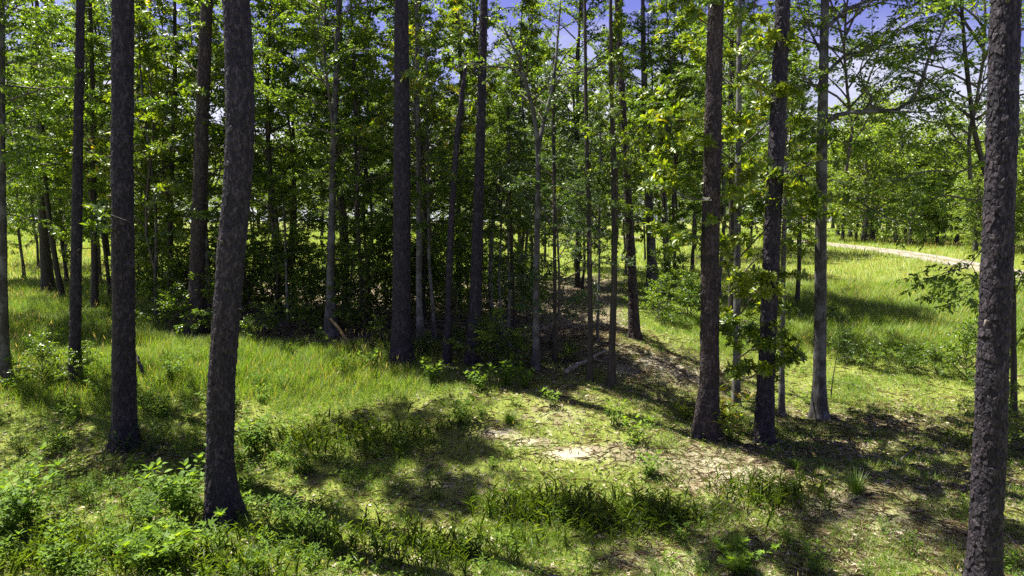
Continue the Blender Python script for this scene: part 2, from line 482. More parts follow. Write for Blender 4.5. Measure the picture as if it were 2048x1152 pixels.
def bark_cells(u, v, nu, seed):
    """Cellular plates that close around the trunk. Returns F1, F2, plate id value, offset inside the plate."""
    iu = np.floor(u).astype(np.int64); iv = np.floor(v).astype(np.int64)
    F1 = np.full(u.shape, 9.); F2 = np.full(u.shape, 9.); idv = np.zeros(u.shape); dv1 = np.zeros(u.shape); du1 = np.zeros(u.shape)
    for a in (-1, 0, 1):
        for b in (-1, 0, 1):
            cu = iu + a; cv = iv + b; m = np.mod(cu, nu)
            off = .5 * np.mod(cv, 2)
            ju = cu + hash2(m, cv, seed); jv = cv + hash2(m, cv, seed + 1)
            du = u - ju; dv = v - jv
            d = np.maximum(np.abs(du), np.abs(dv)) * .55 + np.sqrt(du * du + dv * dv) * .45
            lt = d < F1
            F2 = np.where(lt, F1, np.minimum(F2, d))
            idv = np.where(lt, hash2(m, cv, seed + 2), idv); dv1 = np.where(lt, dv, dv1); du1 = np.where(lt, du, du1)
            F1 = np.where(lt, d, F1)
    return F1, F2, idv, dv1, du1

def make_trunk(name, P, R, base, mat, parent, bark='plate', cols=96, dz=.022, z_fine=None, seed=1, amp=1.0):
    L = np.linalg.norm(np.diff(P, axis=0), axis=1).sum()
    zf = L if z_fine is None else min(L, z_fine)
    st = np.arange(0, zf, dz)
    if zf < L - .3:
        st = np.concatenate([st, np.arange(zf, L - .05, .25)])
    Q, Lm = resample(P, R, np.minimum(st, L - .06))
    C = Q[:, :3]; r = Q[:, 3]; n = len(C)
    th = np.linspace(0, 2 * np.pi, cols, endpoint=False)
    d = norm(np.gradient(C, axis=0))
    a = norm(np.cross(d, np.array([0, 1., 0]))); b = np.cross(d, a)
    TH, SS = np.meshgrid(th, st)
    rr = np.broadcast_to(r[:, None], TH.shape).copy()
    s0 = np.maximum(SS - .5, 0)
    ph = hash2(np.array([seed]), np.array([3]))[0] * 6
    rr *= 1 + np.exp(-s0 / .20) * (.20 + .16 * np.cos(5 * TH + ph) + .08 * np.cos(8 * TH + 2 * ph))
    rr *= 1 + .05 * (vnoise(np.cos(TH) * 1.3 + 9, SS / .5 + np.sin(TH) * 1.3, seed + 50) - .5)
    rm = float(np.median(R[:max(2, len(R) - 1)]))
    pv = np.zeros(TH.shape)
    if bark == 'plate':
        nu = max(7, int(round(2 * np.pi * rm / .058)))
        u = TH / (2 * np.pi) * nu
        wob = .9 * (fbm(np.cos(TH) * 3 + 5, SS / .10 + 3 * np.sin(TH), seed + 4) - .5)
        F1, F2, idv, dv, du = bark_cells(np.mod(u + wob, nu), SS / .095 + .3 * (vnoise(np.cos(TH) * 4, np.sin(TH) * 4 + SS / .3, seed + 6) - .5), nu, seed)
        crack = sstep(.0, .14, F2 - F1)
        r2 = hash2((idv * 9999).astype(int), np.zeros_like(idv, int), 3)
        lip = (r2 - .3) * -dv * .020 + (hash2((idv * 7777).astype(int), np.ones_like(idv, int), 5) - .5) * du * .014
        G1_, G2_, id2, ddv, ddu = bark_cells(np.mod(2 * (u + wob) + .3, 2 * nu), SS / .05 + idv * 3, 2 * nu, seed + 20)
        h = crack * .008 + .013 * idv + lip + .005 * id2 * sstep(0, .12, G2_ - G1_) + .005 * (vnoise(TH * rm / .02, SS / .03, seed + 8) - .5)
        rr += amp * (h - .014)
        idv = .6 * idv + .4 * id2
        pv = idv
    elif bark == 'ridge':
        nu = max(6, int(round(2 * np.pi * rm / .035)))
        k = vnoise(np.mod(TH / (2 * np.pi) * nu + 1.2 * vnoise(SS / .25, np.cos(TH) * 2, seed), nu), SS / .35, seed + 2)
        rr += amp * .012 * (k - .5)
    else:
        rr *= 1 + .10 * (fbm(np.cos(TH) * 1.5 + 5, SS / .22 + np.sin(TH) * 1.5, seed + 3) - .5)
    V = C[:, None] + rr[..., None] * (a[:, None] * np.cos(th)[None, :, None] + b[:, None] * np.sin(th)[None, :, None])
    V = V.reshape(-1, 3) - base
    i = np.arange(n - 1)[:, None] * cols; j = np.arange(cols)[None]; j2 = (j + 1) % cols
    T = np.stack([i + j, i + j2, i + cols + j2, i + cols + j], -1).reshape(-1, 4)
    return mesh_obj(name, V, T, mat, parent, attrs={'v': pv.ravel()}, smooth=bark != 'plate')

# ------------------------------------------------------------------ foliage
def sub_branches(P, R, ns, lenf, up, g, start=.22, spread=.9):
    """Side shoots from one branch."""
    out = []
    n = len(P); L = np.linalg.norm(np.diff(P, axis=0), axis=1).sum()
    for k in range(ns):
        s = start + (1 - start) * (k + g.uniform(.1, .9)) / ns
        f = s * (n - 1); i = min(int(f), n - 2); p = P[i] + (P[i + 1] - P[i]) * (f - i)
        d = norm(P[i + 1] - P[i])
        side = norm(np.cross(d, [0, 0, 1.]) + 1e-6) * (1 if k % 2 else -1)
        dr = norm(d * g.uniform(.3, .9) + side * g.uniform(.4, 1.1) * spread + np.array([0, 0, up + g.uniform(-.45, .45)]))
        l = (lenf * L * (1.15 - .65 * s)) * g.uniform(.55, 1.25)
        w = g.normal(size=3) * .12
        q = np.array([p, p + dr * l * .5 + w * l * .5, p + norm(dr + w * 1.2 + np.array([0, 0, -.15])) * l])
        out.append((q, np.array([R[i] * .5, R[i] * .35, .004])))
    # the tip itself
    out.append((np.array([P[-2], P[-1], P[-1] + norm(P[-1] - P[-2]) * .12 * L]), np.array([R[-2], R[-1], .004])))
    return out

def leaves_on(subs, spec, g):
    kind = spec.get('kind', 'scatter')
    Ps, As, Ns = [], [], []
    for q, r in subs:
        l = np.linalg.norm(q[2] - q[0])
        if kind == 'scatter':
            n = max(3, int(l * spec['dens'] * g.uniform(.6, 1.3)))
            s = g.uniform(.12, 1.05, n) * 2
            i = np.clip(s.astype(int), 0, 1)
            p = q[i] + (q[i + 1] - q[i]) * (s - i)[:, None]
            d = norm(q[i + 1] - q[i])
            a = norm(d * .6 + g.normal(size=(n, 3)) * np.array([.8, .8, .35]) + np.array([0, 0, spec.get('droop', -.25)]))
            p = p + a * g.uniform(.01, .07, n)[:, None] * spec.get('loose', 1.0)
            nn = norm(np.array([0, 0, 1.]) + g.normal(size=(n, 3)) * spec.get('tumble', .55))
            Ps.append(p); As.append(a); Ns.append(nn)
        else:
            nw = max(1, int(l * spec['dens'] * g.uniform(.7, 1.3)))
            for k in range(nw):
                s = 1 if k == 0 else g.uniform(.35, .95)
                p = q[1] + (q[2] - q[1]) * (s * 2 - 1) if s > .5 else q[0] + (q[1] - q[0]) * s * 2
                d = norm(q[2] - q[1] + np.array([0, 0, .5 * l]) + g.normal(size=3) * .2 * l)
                if k:
                    d = norm(d + g.normal(size=3) * .6); p = p + d * g.uniform(.03, .10)
                m = g.integers(6, 11)
                e1 = norm(np.cross(d, [.3, .9, .1])); e2 = np.cross(d, e1)
                th = np.arange(m) * 2.4 + g.uniform(0, 6)
                rad = e1 * np.cos(th)[:, None] + e2 * np.sin(th)[:, None]
                op = g.uniform(.25, .75, m)[:, None]
                a = norm(d * op + rad * (1.1 - .5 * op) + np.array([0, 0, -.12]))
                nn = norm(d * (1.1 - .4 * op) - rad * op * .7 + g.normal(size=(m, 3)) * .12)
                Ps.append(p + rad * .012 - d * g.uniform(0, .05, m)[:, None]); As.append(a); Ns.append(nn)
    return np.concatenate(Ps), np.concatenate(As), np.concatenate(Ns)

def foliage_mesh(name, polys, subs, spec, g, parent=None, sides=4, origin=None, twig=None):
    P, A, N = leaves_on(subs, spec, g)
    n = len(P)
    L = spec['L'] * g.uniform(.6, 1.2, n); Wd = L * spec['ratio'] * g.uniform(.8, 1.2, n)
    lv, lt, li = leaf_mesh(P, A, N, L, Wd, spec['tpl'])
    # leaf tone varies from leaf to leaf and from spray to spray
    tone = np.clip(spec.get('tone', .46) + .20 * g.normal(size=n) + .55 * (vnoise(P[:, 0] / .5 + 50, P[:, 2] / .45 + P[:, 1], spec.get('seed', 1)) - .5), 0, spec.get('vmax', .88))
    if spec.get('yellow'):
        tone = np.where(g.random(n) < spec['yellow'], 1.0, tone)
    tv, tt = tubes(list(polys), sides)
    if subs:
        sv, stt = tubes(list(subs), 3)
        tt = np.concatenate([tt, stt + len(tv)]); tv = np.concatenate([tv, sv])
    V = np.concatenate([tv, lv]); T = np.concatenate([tt, lt + len(tv)])
    mi = np.concatenate([np.zeros(len(tt)), np.ones(len(lt))])
    v = np.concatenate([np.full(len(tv), .5), tone[li]])
    if origin is not None: V = V - origin
    return mesh_obj(name, V, T, [M[twig or 'twig'], M[spec['mat']]], parent, mi=mi, attrs={'v': v})

def crown_polys(Hc, spread, nb, g, elev=(15, 45), top_taper=.75, droop=.25, bottom=.55, leader=True):
    polys = []
    if leader:
        z = np.linspace(0, Hc, 9)
        c = np.stack([.12 * np.sin(z * .9 + g.uniform(0, 6)), .12 * np.cos(z * 1.1 + g.uniform(0, 6)), z], 1); c[0, :2] = 0
        polys.append((c, np.linspace(.035 * Hc / 8 + .012, .008, 9)))
    for i in range(nb):
        t = (i + g.uniform(0, 1)) / nb
        h = Hc * (t ** .95) * .97
        az = i * 2.399 + g.uniform(-.5, .5)
        prof = (bottom + (1 - bottom) * math.sin(math.pi * min(1, t * 1.25))) * (1 - top_taper * max(0, t - .35) / .65)
        L = spread * prof * g.uniform(.55, 1.2)
        e = math.radians(g.uniform(*elev) + 25 * t)
        n = 6
        d = np.array([math.cos(az) * math.cos(e), math.sin(az) * math.cos(e), math.sin(e)])
        pts = [np.array([0, 0, h])]
        if leader: pts[0][:2] = [np.interp(h, c[:, 2], c[:, 0]), np.interp(h, c[:, 2], c[:, 1])]
        for k in range(n):
            d = norm(d + g.normal(size=3) * .14 + np.array([0, 0, -droop * (k / n)]))
            pts.append(pts[-1] + d * L / n)
        polys.append((np.array(pts), np.linspace(.009 * L + .004, .004, n + 1)))
    return polys

CROWNS = {}
def make_crown(key, Hc, spread, nb, ns, spec, seed, lenf=.34, up=.15, twig=None, **kw):
    g = np.random.default_rng(seed)
    polys = crown_polys(Hc, spread, nb, g, **kw)
    subs = []
    for P, R in polys[1 if kw.get('leader', True) else 0:]:
        subs += sub_branches(P, R, ns, lenf, up, g)
    if kw.get('leader', True): subs += sub_branches(polys[0][0][4:], polys[0][1][4:], 8, .16, .4, g)
    o = foliage_mesh('crown', polys, subs, dict(spec, seed=seed), g, twig=twig)
    COL.objects.unlink(o)
    CROWNS[key] = o.data
    bpy.data.objects.remove(o)

SP = {
    'small': dict(L=.080, ratio=.58, tpl='rhomb', dens=125, mat='leaf', droop=-.3, tumble=1.0),
    'small_b': dict(L=.074, ratio=.62, tpl='rhomb', dens=128, mat='leaf', droop=-.15, tumble=.9),
    'mag': dict(L=.15, ratio=.40, tpl='oval', kind='whorl', dens=8.0, mat='leaf_mag', vmax=.86, yellow=.02),
    'holly': dict(L=.07, ratio=.5, tpl='rhomb', dens=90, mat='leaf_dark', droop=-.2, tumble=.7),
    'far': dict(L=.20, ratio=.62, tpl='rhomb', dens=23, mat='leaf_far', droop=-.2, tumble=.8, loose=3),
    'shrub': dict(L=.095, ratio=.55, tpl='rhomb', dens=60, mat='leaf', droop=-.2, tumble=.6),
    'oakfine': dict(L=.095, ratio=.42, tpl='oval', dens=22, mat='leaf', droop=-.35, tumble=.7),
}
make_crown('a1', 9.0, 2.7, 66, 9, SP['small'], 101)
make_crown('a2', 8.0, 3.1, 58, 9, SP['small'], 102, elev=(5, 35))
make_crown('a3', 10., 2.3, 70, 9, SP['small_b'], 103)
make_crown('b1', 8.5, 2.3, 46, 6, SP['mag'], 111, elev=(10, 40))
make_crown('b2', 7.0, 2.0, 40, 6, SP['mag'], 112, elev=(10, 45))
make_crown('b3', 9.5, 1.9, 50, 6, SP['mag'], 113)
make_crown('o1', 7.0, 3.4, 38, 10, dict(SP['oakfine'], dens=52, tumble=1.0), 125, elev=(10, 70), lenf=.42, droop=.1)
make_crown('c1', 6.0, 1.7, 50, 8, SP['holly'], 121, elev=(10, 50), bottom=.8)
make_crown('c2', 4.5, 1.5, 42, 8, SP['holly'], 122, elev=(5, 45), bottom=.85)
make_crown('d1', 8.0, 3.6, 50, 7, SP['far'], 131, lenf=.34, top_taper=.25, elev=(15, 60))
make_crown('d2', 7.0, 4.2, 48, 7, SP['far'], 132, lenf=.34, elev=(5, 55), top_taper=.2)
make_crown('s1', 2.4, 1.3, 26, 6, SP['shrub'], 141, elev=(25, 70), bottom=.9, top_taper=.5)
make_crown('s2', 1.7, 1.4, 24, 6, SP['shrub'], 142, elev=(20, 65), bottom=.9, top_taper=.5)
make_crown('s3', 1.2, 1.1, 22, 6, SP['shrub'], 143, elev=(20, 60), bottom=1., top_taper=.5)

# pine crowns high above the frame: needle tufts on whorled limbs
def make_pine_crown(key, Hc, spread, seed):
    g = np.random.default_rng(seed)
    polys = crown_polys(Hc, spread, 30, g, elev=(0, 30), top_taper=.8, droop=-.12, bottom=.5)
    subs = []
    for P, R in polys[1:]:
        subs += sub_branches(P, R, 7, .30, .25, g)
    P, A = [], []
    for q, r in subs:
        for s in (.45, .75, 1.):
            c = q[0] + (q[2] - q[0]) * s
            d = norm(q[2] - q[0])
            m = 13
            P.append(np.repeat(c[None], m, 0)); A.append(norm(d * .5 + g.normal(size=(m, 3)) * .8 + [0, 0, .2]))
    P = np.concatenate(P); A = np.concatenate(A); n = len(P)
    lv, lt, li = leaf_mesh(P, A, norm(g.normal(size=(n, 3))), g.uniform(.18, .30, n), .022, 'rhomb')
    tv, tt = tubes(polys, 5); sv, st = tubes(subs, 3)
    V = np.concatenate([tv, sv, lv]); T = np.concatenate([tt, st + len(tv), lt + len(tv) + len(sv)])
    mi = np.concatenate([np.zeros(len(tt) + len(st)), np.ones(len(lt))])
    v = np.concatenate([np.full(len(tv) + len(sv), .5), g.uniform(0, 1, n)[li]])
    o = mesh_obj('crown', V, T, [M['twig'], M['needle']], mi=mi, attrs={'v': v})
    COL.objects.unlink(o); CROWNS[key] = o.data; bpy.data.objects.remove(o)
make_pine_crown('p1', 7.0, 2.4, 151)
make_pine_crown('p2', 6.5, 2.5, 152)

def add_crown(root, key, z, rz, sc=1.0, xy=(0, 0), name='crown'):
    o = bpy.data.objects.new(name, CROWNS[key]); COL.objects.link(o)
    o.parent = root; o.location = (xy[0], xy[1], z); o.rotation_euler = (0, 0, rz); o.scale = (sc,) * 3 if not isinstance(sc, tuple) else sc
    return o

def line_at(P, z):
    k = np.argsort(P[:, 2]); return np.array([np.interp(z, P[k, 2], P[k, 0]), np.interp(z, P[k, 2], P[k, 1])])

# ------------------------------------------------------------------ the tall pines
PINES = [
    # name pix H crown z0 mat label
    (([(252, 893, 66), (249, 840, 55), (247, 600, 49), (244, 300, 47), (246, 0, 46)]), 23, 'p1', 'pine_bark',
     'tall straight pine with dark plated trunk, small-leaved shrub at its foot'),
    (([(395, 668, 46), (394, 560, 33), (402, 300, 29), (414, 0, 25)]), 24, 'p2', 'pine_bark_brown',
     'tall brown pine rising from the meadow grass just behind the bent pine'),
    (([(448, 1042, 84), (440, 920, 62), (443, 760, 58), (452, 640, 58), (463, 500, 59), (476, 360, 58), (481, 230, 60), (477, 80, 58), (472, 0, 57)]), 22, 'p1', 'pine_bark',
     'thick bent pine with plated bark beside the bright star-leaved seedling'),
    (([(803, 733, 54), (803, 640, 40), (804, 400, 36), (803, 0, 28)]), 24, 'p2', 'pine_bark',
     'tall straight pine with flared base standing at the middle wood edge'),
    (([(945, 727, 32), (951, 600, 26), (957, 420, 21), (963, 200, 18), (968, 0, 15)]), 24, 'p1', 'pine_bark',
     'pine leaning slightly right, beside the thin dead pine snag'),
    (([(1412, 872, 62), (1419, 760, 41), (1420, 500, 38), (1425, 300, 36), (1432, 0, 31)]), 24, 'p2', 'pine_bark_brown',
     'pale barked pine with the white magnolia flower in front of its trunk'),
    (([(1527, 886, 46), (1533, 740, 36), (1543, 500, 35), (1553, 300, 34), (1566, 0, 30)]), 24, 'p1', 'pine_bark',
     'dark pine leaning right, close beside the magnolia trunk'),
    (([(1969, 1192, 96), (1968, 1120, 77), (1979, 900, 73), (1991, 600, 69), (2003, 300, 67), (2011, 0, 64)]), 22, 'p2', 'pine_bark',
     'thick near pine with scaly purple grey bark at the picture edge beside the road'),
    (([(150, 768, 38), (150, 700, 26), (154, 420, 23), (161, 0, 18)]), 20, 'p1', 'pine_bark',
     'slender black-looking pine between the grey edge trunk and the tall straight pine'),
    (([(1269, 678, 26), (1265, 560, 20), (1258, 430, 17), (1246, 230, 14), (1235, 0, 11)]), 24, 'p2', 'pine_bark_brown',
     'reddish brown pine leaning left on the pale leaf litter behind the log'),
]

for i, (pix, H, ck, mt, label) in enumerate(PINES):
    P, R, g = trunk_line(pix, H)
    root = empty('pine_tree', g)
    tag(root, label, 'pine tree', 'tall pines at the wood edge')
    near = g[1] < 15
    make_trunk('trunk', P, R, g, M[mt], root, cols=(170 if i == 7 else 130) if near else 72, dz=(.0125 if i == 7 else .016) if near else .026, z_fine=11.5 if near else 13.5, seed=i * 7 + 3,
               amp=1.0 if near else .8)
    zc = H - (8.0 if ck == 'p1' else 7.0) + .3
    xy = line_at(P, g[2] + zc) - g[:2]
    dx_, dy_, cs = {0: (1.2, 1.5, .9), 1: (-2.9, -1.3, .85), 3: (-.5, -1.5, .85), 4: (-1.5, 2.6, .65), 8: (0, .2, .9)}.get(i, (0, 0, 1))
    gs = np.random.default_rng(300 + i)
    for q_ in range(4):
        zz = gs.uniform(2.5, 9.5); c2 = line_at(P, g[2] + zz) - g[:2]; rz_ = float(np.interp(g[2] + zz, P[:, 2], R)); a_ = gs.uniform(0, 6.28)
        d_ = np.array([math.cos(a_), math.sin(a_), gs.uniform(-.2, .4)]); b_ = np.array([c2[0], c2[1], zz]) + d_ * rz_ * .8; l_ = gs.uniform(.04, .16)
        tv, tt = tubes([(np.array([b_, b_ + d_ * (l_ * .5 + .06), b_ + d_ * (l_ + .06) + [0, 0, gs.uniform(-.08, .05)]]), np.array([.022, .015, .006]))], 6)
        mesh_obj('dead_stub', tv, tt, M['twig'], root)
    add_crown(root, ck, zc, i * 1.3, cs, xy + np.array([dx_, dy_]))
# the thin dead snag
P, R, g = trunk_line([(893, 728, 20), (896, 640, 14), (899, 520, 14), (905, 400, 13), (914, 280, 12), (926, 170, 9), (932, 128, 6)], 0)
root = empty('dead_pine', g)
tag(root, 'thin dead pine snag without needles, broken off at the top', 'dead tree')
make_trunk('trunk', P, R, g, M['pine_bark'], root, cols=36, dz=.03, seed=61, amp=.5)
st = []
for py, dx_, dy_, l in ((128, 30, 3, .4), (135, -18, -8, .3), (160, 8, -10, .25), (260, -10, 4, .2), (420, 9, 2, .2)):
    b = at(np.interp(py, [128, 170, 280, 400, 520], [932, 926, 914, 905, 899]), py, g[1]) - g
    e = b + np.array([dx_ / F * g[1] * 1.2, -.1, -dy_ / F * g[1] * 1.2])
    st.append((np.array([b, (b + e) / 2 + [0, 0, .02], e]), np.array([.018, .012, .005])))
for q in st:
    tv, tt = tubes([q], 5)
    mesh_obj('broken_branch', tv, tt, M['twig'], root)

# ------------------------------------------------------------------ hardwoods with a trunk of their own in the photograph
def hardwood(pix, H, crowns, mat, label, cat='tree', group=None, name='hardwood_tree', bark='ridge', seed=1, cols=24, dz=.05):
    P, R, g = trunk_line(pix, H)
    root = empty(name, g)
    tag(root, label, cat, group)
    make_trunk('trunk', P, R, g, M[mat], root, bark=bark, cols=cols, dz=dz, seed=seed)
    for ck, z, sc in crowns:
        xy = line_at(P, g[2] + z) - g[:2]
        add_crown(root, ck, z, U(0, 6.28), sc, xy)
    return root, P, R, g

G1 = 'hardwood trunks along the wood edge'
hardwood([(8, 772, 46), (5, 700, 31), (3, 560, 27), (0, 300, 24), (0, 0, 20)], 15, [('a1', 4.3, 1.0), ], 'grey_bark',
         'smooth grey trunk at the far left picture edge, leafy above', group=G1, seed=11)
hardwood([(98, 592, 34), (90, 500, 24), (84, 380, 19), (82, 200, 15)], 13, [('a2', 3.0, 1.0)], 'dark_bark',
         'dark trunk with wide foot at the left meadow, the thicker of the pair', group=G1, seed=12)
hardwood([(127, 605, 15), (114, 540, 13), (103, 470, 12), (92, 380, 10), (80, 200, 8)], 11, [('a1', 3.5, .8)], 'dark_bark',
         'thin trunk leaning left at the left meadow, the thinner of the pair', group=G1, seed=13)
hardwood([(190, 628, 20), (189, 540, 15), (187, 400, 14), (186, 200, 11)], 12, [('a3', 2.7, .85)], 'dark_bark',
         'slim upright dark trunk just left of the tall straight pine', group=G1, seed=14)
hardwood([(662, 672, 32), (661, 560, 17), (664, 420, 15), (670, 200, 12), (678, 0, 10)], 15, [('a3', 4.0, 1.0)], 'grey_bark',
         'grey trunk behind the leaning yellowish broken branch', group=G1, seed=15)
hardwood([(842, 690, 20), (838, 600, 13), (838, 430, 12), (835, 200, 9)], 13, [('b1', 3.2, .95)], 'pale_bark',
         'pale smooth trunk just right of the flared pine, the thicker pale one', group=G1, seed=16, bark='smooth')
hardwood([(869, 683, 10), (866, 620, 7), (858, 520, 7), (856, 300, 5)], 8, [('a2', 2.4, .6)], 'pale_bark',
         'thin pale leaning sapling between the flared pine and the dead snag', group=G1, seed=17, bark='smooth', cols=12)
hardwood([(1180, 764, 15), (1181, 640, 11), (1178, 450, 10), (1172, 250, 8)], 9, [('c1', 2.5, .6), ], 'dark_bark',
         'slim dark trunk just right of the pale fallen log', group=G1, seed=19, cols=16)
r10, P10, R10, g10 = hardwood([(1223, 773, 22), (1224, 690, 15), (1229, 560, 13), (1228, 380, 11), (1222, 150, 8)], 11, [('b2', 3.4, (.5, .5, .7))], 'dark_bark',
         'slim dark trunk with leafy clumps low on it, right of the log', group=G1, seed=20, cols=16)
hardwood([(1310, 582, 44), (1304, 530, 22), (1300, 440, 17), (1293, 300, 14), (1288, 150, 12)], 14, [('a3', 4.6, .9)], 'grey_bark',
         'grey trunk with wide root foot where the wood meets the field', group=G1, seed=21)
hardwood([(1465, 655, 20), (1464, 560, 15), (1464, 400, 13), (1462, 200, 11)], 13, [('a1', 5.0, .8)], 'dark_bark',
         'dark trunk seen behind the magnolia between the two pines', group=G1, seed=22)
hardwood([(1563, 832, 16), (1564, 700, 11), (1566, 560, 11), (1570, 400, 9), (1572, 250, 7)], 8, [('b2', 3.4, .7)], 'pale_bark',
         'thin pale mottled trunk just right of the dark leaning pine', group=G1, seed=23, bark='smooth', cols=16)
hardwood([(1594, 610, 11), (1598, 540, 9), (1600, 440, 8), (1604, 250, 6)], 11, [('c1', 1.6, 1.0), ('a3', 5, .5)], 'dark_bark',
         'leafy young tree with thin stem behind the road end of the meadow', group=G1, seed=24, cols=12)
hardwood([(577, 655, 9), (573, 560, 6), (570, 460, 5), (568, 400, 4)], 4.2, [('b2', 1.3, (.6, .6, .42))], 'pale_bark',
         'thin pale magnolia sapling with open leaf whorls at the wood edge', 'sapling', G1, seed=25, bark='smooth', cols=10, name='magnolia_sapling')
hardwood([(725, 655, 12), (722, 560, 9), (716, 450, 8), (712, 300, 7)], 10, [('a1', 2.4, .75)], 'dark_bark',
         'thin dark trunk in shade left of the flared pine', group=G1, seed=26, cols=12)
hardwood([(342, 625, 18), (341, 540, 14), (340, 400, 12), (350, 200, 10)], 13, [('b3', 3.2, .95)], 'dark_bark',
         'dark trunk in deep shade between the tall straight pine and the brown pine', group=G1, seed=27)
hardwood([(1110, 727, 11), (1110, 640, 8), (1109, 480, 7), (1108, 300, 6)], 7.5, [('c1', .6, (1.0, 1.0, 1.12))], 'dark_bark',
         'dark holly-like small tree leafy to the ground right of the forked trunk', group=G1, seed=28, cols=12, name='holly_tree')
hardwood([(1030, 690, 9), (1028, 620, 7), (1024, 500, 6), (1020, 380, 5)], 6.5, [('c2', 1.4, 1.0)], 'dark_bark',
         'small blue-green leaved tree left of the forked trunk', group=G1, seed=29, cols=12, name='holly_tree')
hardwood([(1195, 684, 7), (1196, 620, 6), (1199, 520, 5), (1199, 400, 4)], 6, [('a2', 2.6, .5)], 'pale_bark',
         'very thin pale stem behind the log, left of the reddish pine', group=G1, seed=30, bark='smooth', cols=10)
for k, pix in enumerate([[(985, 650, 11), (980, 560, 10), (984, 460, 9), (1000, 330, 7)], [(1008, 690, 8), (1003, 640, 6), (998, 560, 6), (1002, 470, 4)],
                         [(1018, 695, 9), (1016, 655, 7), (1020, 600, 6), (1016, 500, 4)]]):
    hardwood(pix, 6, [('a2', 2.6 + .3 * k, .5)], 'pale_bark',
             ['pale crooked stem right of the leaning pine, tallest of three', 'pale thin stem right of the leaning pine, leftmost short one of three',
              'short pale thick-footed stem nearest the forked trunk'][k], group=G1, seed=31 + k, bark='smooth', cols=10)

# forked tree at the middle
P, R, g = trunk_line([(1072, 742, 18), (1072, 640, 14), (1074, 480, 12.5), (1077, 330, 11), (1075, 270, 11)], 0)
root = empty('forked_tree', g)
tag(root, 'slender forked hardwood with lichen-spotted trunk in the middle of the wood edge', 'tree', G1)
make_trunk('trunk', P, R, g, M['grey_bark'], root, bark='ridge', cols=20, dz=.04, seed=41)
Y = g[1]
def pxline(pts, Y, rel, dys=None):
    return np.array([at(px, py, Y + (dys[i] if dys else 0)) for i, (px, py) in enumerate(pts)]) - rel
mains = [(pxline([(1076, 285), (1066, 220), (1050, 160), (1035, 110), (1010, 60)], Y, g, [0, -.1, -.3, -.5, -.6]), np.array([.065, .055, .045, .035, .02])),
         (pxline([(1076, 300), (1088, 240), (1102, 190), (1112, 120), (1120, 20)], Y, g, [0, .1, .3, .4, .6]), np.array([.06, .05, .045, .035, .02])),
         (pxline([(1053, 160), (1020, 135), (968, 133), (930, 120)], Y, g, [-.3, -.6, -.9, -1.2]), np.array([.03, .022, .015, .008])),
         (pxline([(1066, 200), (1120, 150), (1180, 140), (1230, 110)], Y, g, [-.1, -.5, -.9, -1.1]), np.array([.03, .022, .015, .008]))]
gg = np.random.default_rng(5)
for P_, R_ in mains:
    V, T = tubes([(P_, R_)], 8)
    mesh_obj('limb', V, T, M['grey_bark'], root)
subs = []
for P_, R_ in mains: subs += sub_branches(P_, R_, 13, .42, .2, gg)
foliage_mesh('crown', [(p, r * .3) for p, r in mains], subs, dict(SP['small_b'], dens=32), gg, root)

# magnolia between the two right pines, with flowers
P, R, g = trunk_line([(1472, 812, 20), (1474, 700, 16), (1474, 560, 15), (1476, 400, 14), (1478, 200, 12), (1479, 0, 10)], 13)
root = empty('magnolia_tree', g)
tag(root, 'slim pale magnolia with large glossy leaves and white flowers between two pines', 'magnolia')
make_trunk('trunk', P, R, g, M['pale_bark'], root, bark='smooth', cols=24, dz=.05, seed=43)
Y = g[1]
mag_l = [
    [(1474, 470), (1440, 440), (1410, 400), (1370, 395), (1345, 380)], [(1474, 520), (1440, 505), (1405, 490), (1370, 480)],
    [(1475, 420), (1510, 400), (1550, 385), (1580, 380)], [(1474, 520), (1520, 470), (1555, 440), (1580, 430)],
    [(1474, 560), (1510, 520), (1540, 505), (1570, 480)], [(1476, 330), (1440, 300), (1415, 275), (1380, 285)],
    [(1476, 300), (1510, 270), (1545, 240), (1560, 190)], [(1473, 640), (1500, 600), (1525, 590)], [(1473, 650), (1450, 630), (1432, 640)],
    [(1473, 720), (1500, 700), (1540, 690)], [(1473, 700), (1490, 640), (1500, 660)], [(1473, 760), (1500, 755), (1525, 740)],
    [(1478, 180), (1440, 150), (1400, 120), (1370, 90)], [(1478, 150), (1510, 110), (1540, 80)], [(1477, 250), (1430, 225), (1380, 240), (1330, 240)],
    [(1479, 90), (1430, 60), (1390, 30)], [(1475, 380), (1500, 350), (1515, 330)], [(1474, 600), (1500, 575), (1530, 560)]]
mains = []
for k, l in enumerate(mag_l):
    e = -2.6 if k % 4 else .8
    mains.append((pxline(l, Y, g, [0, -1.6, -2.5, -2.5, -2.4] if k == 0 else [e * j / (len(l) - 1) for j in range(len(l))]), np.linspace(.024, .007, len(l))))
gg = np.random.default_rng(6)
subs = []
for P_, R_ in mains: subs += sub_branches(P_, R_, 8, .42, .3, gg, start=.3)
foliage_mesh('crown', mains, subs, dict(SP['mag'], L=.15, dens=11, tone=.66, vmax=.9, yellow=.03), gg, root, sides=5)
add_crown(root, 'b3', 9.0, .3, .55, (.1, 0), name='upper_crown')

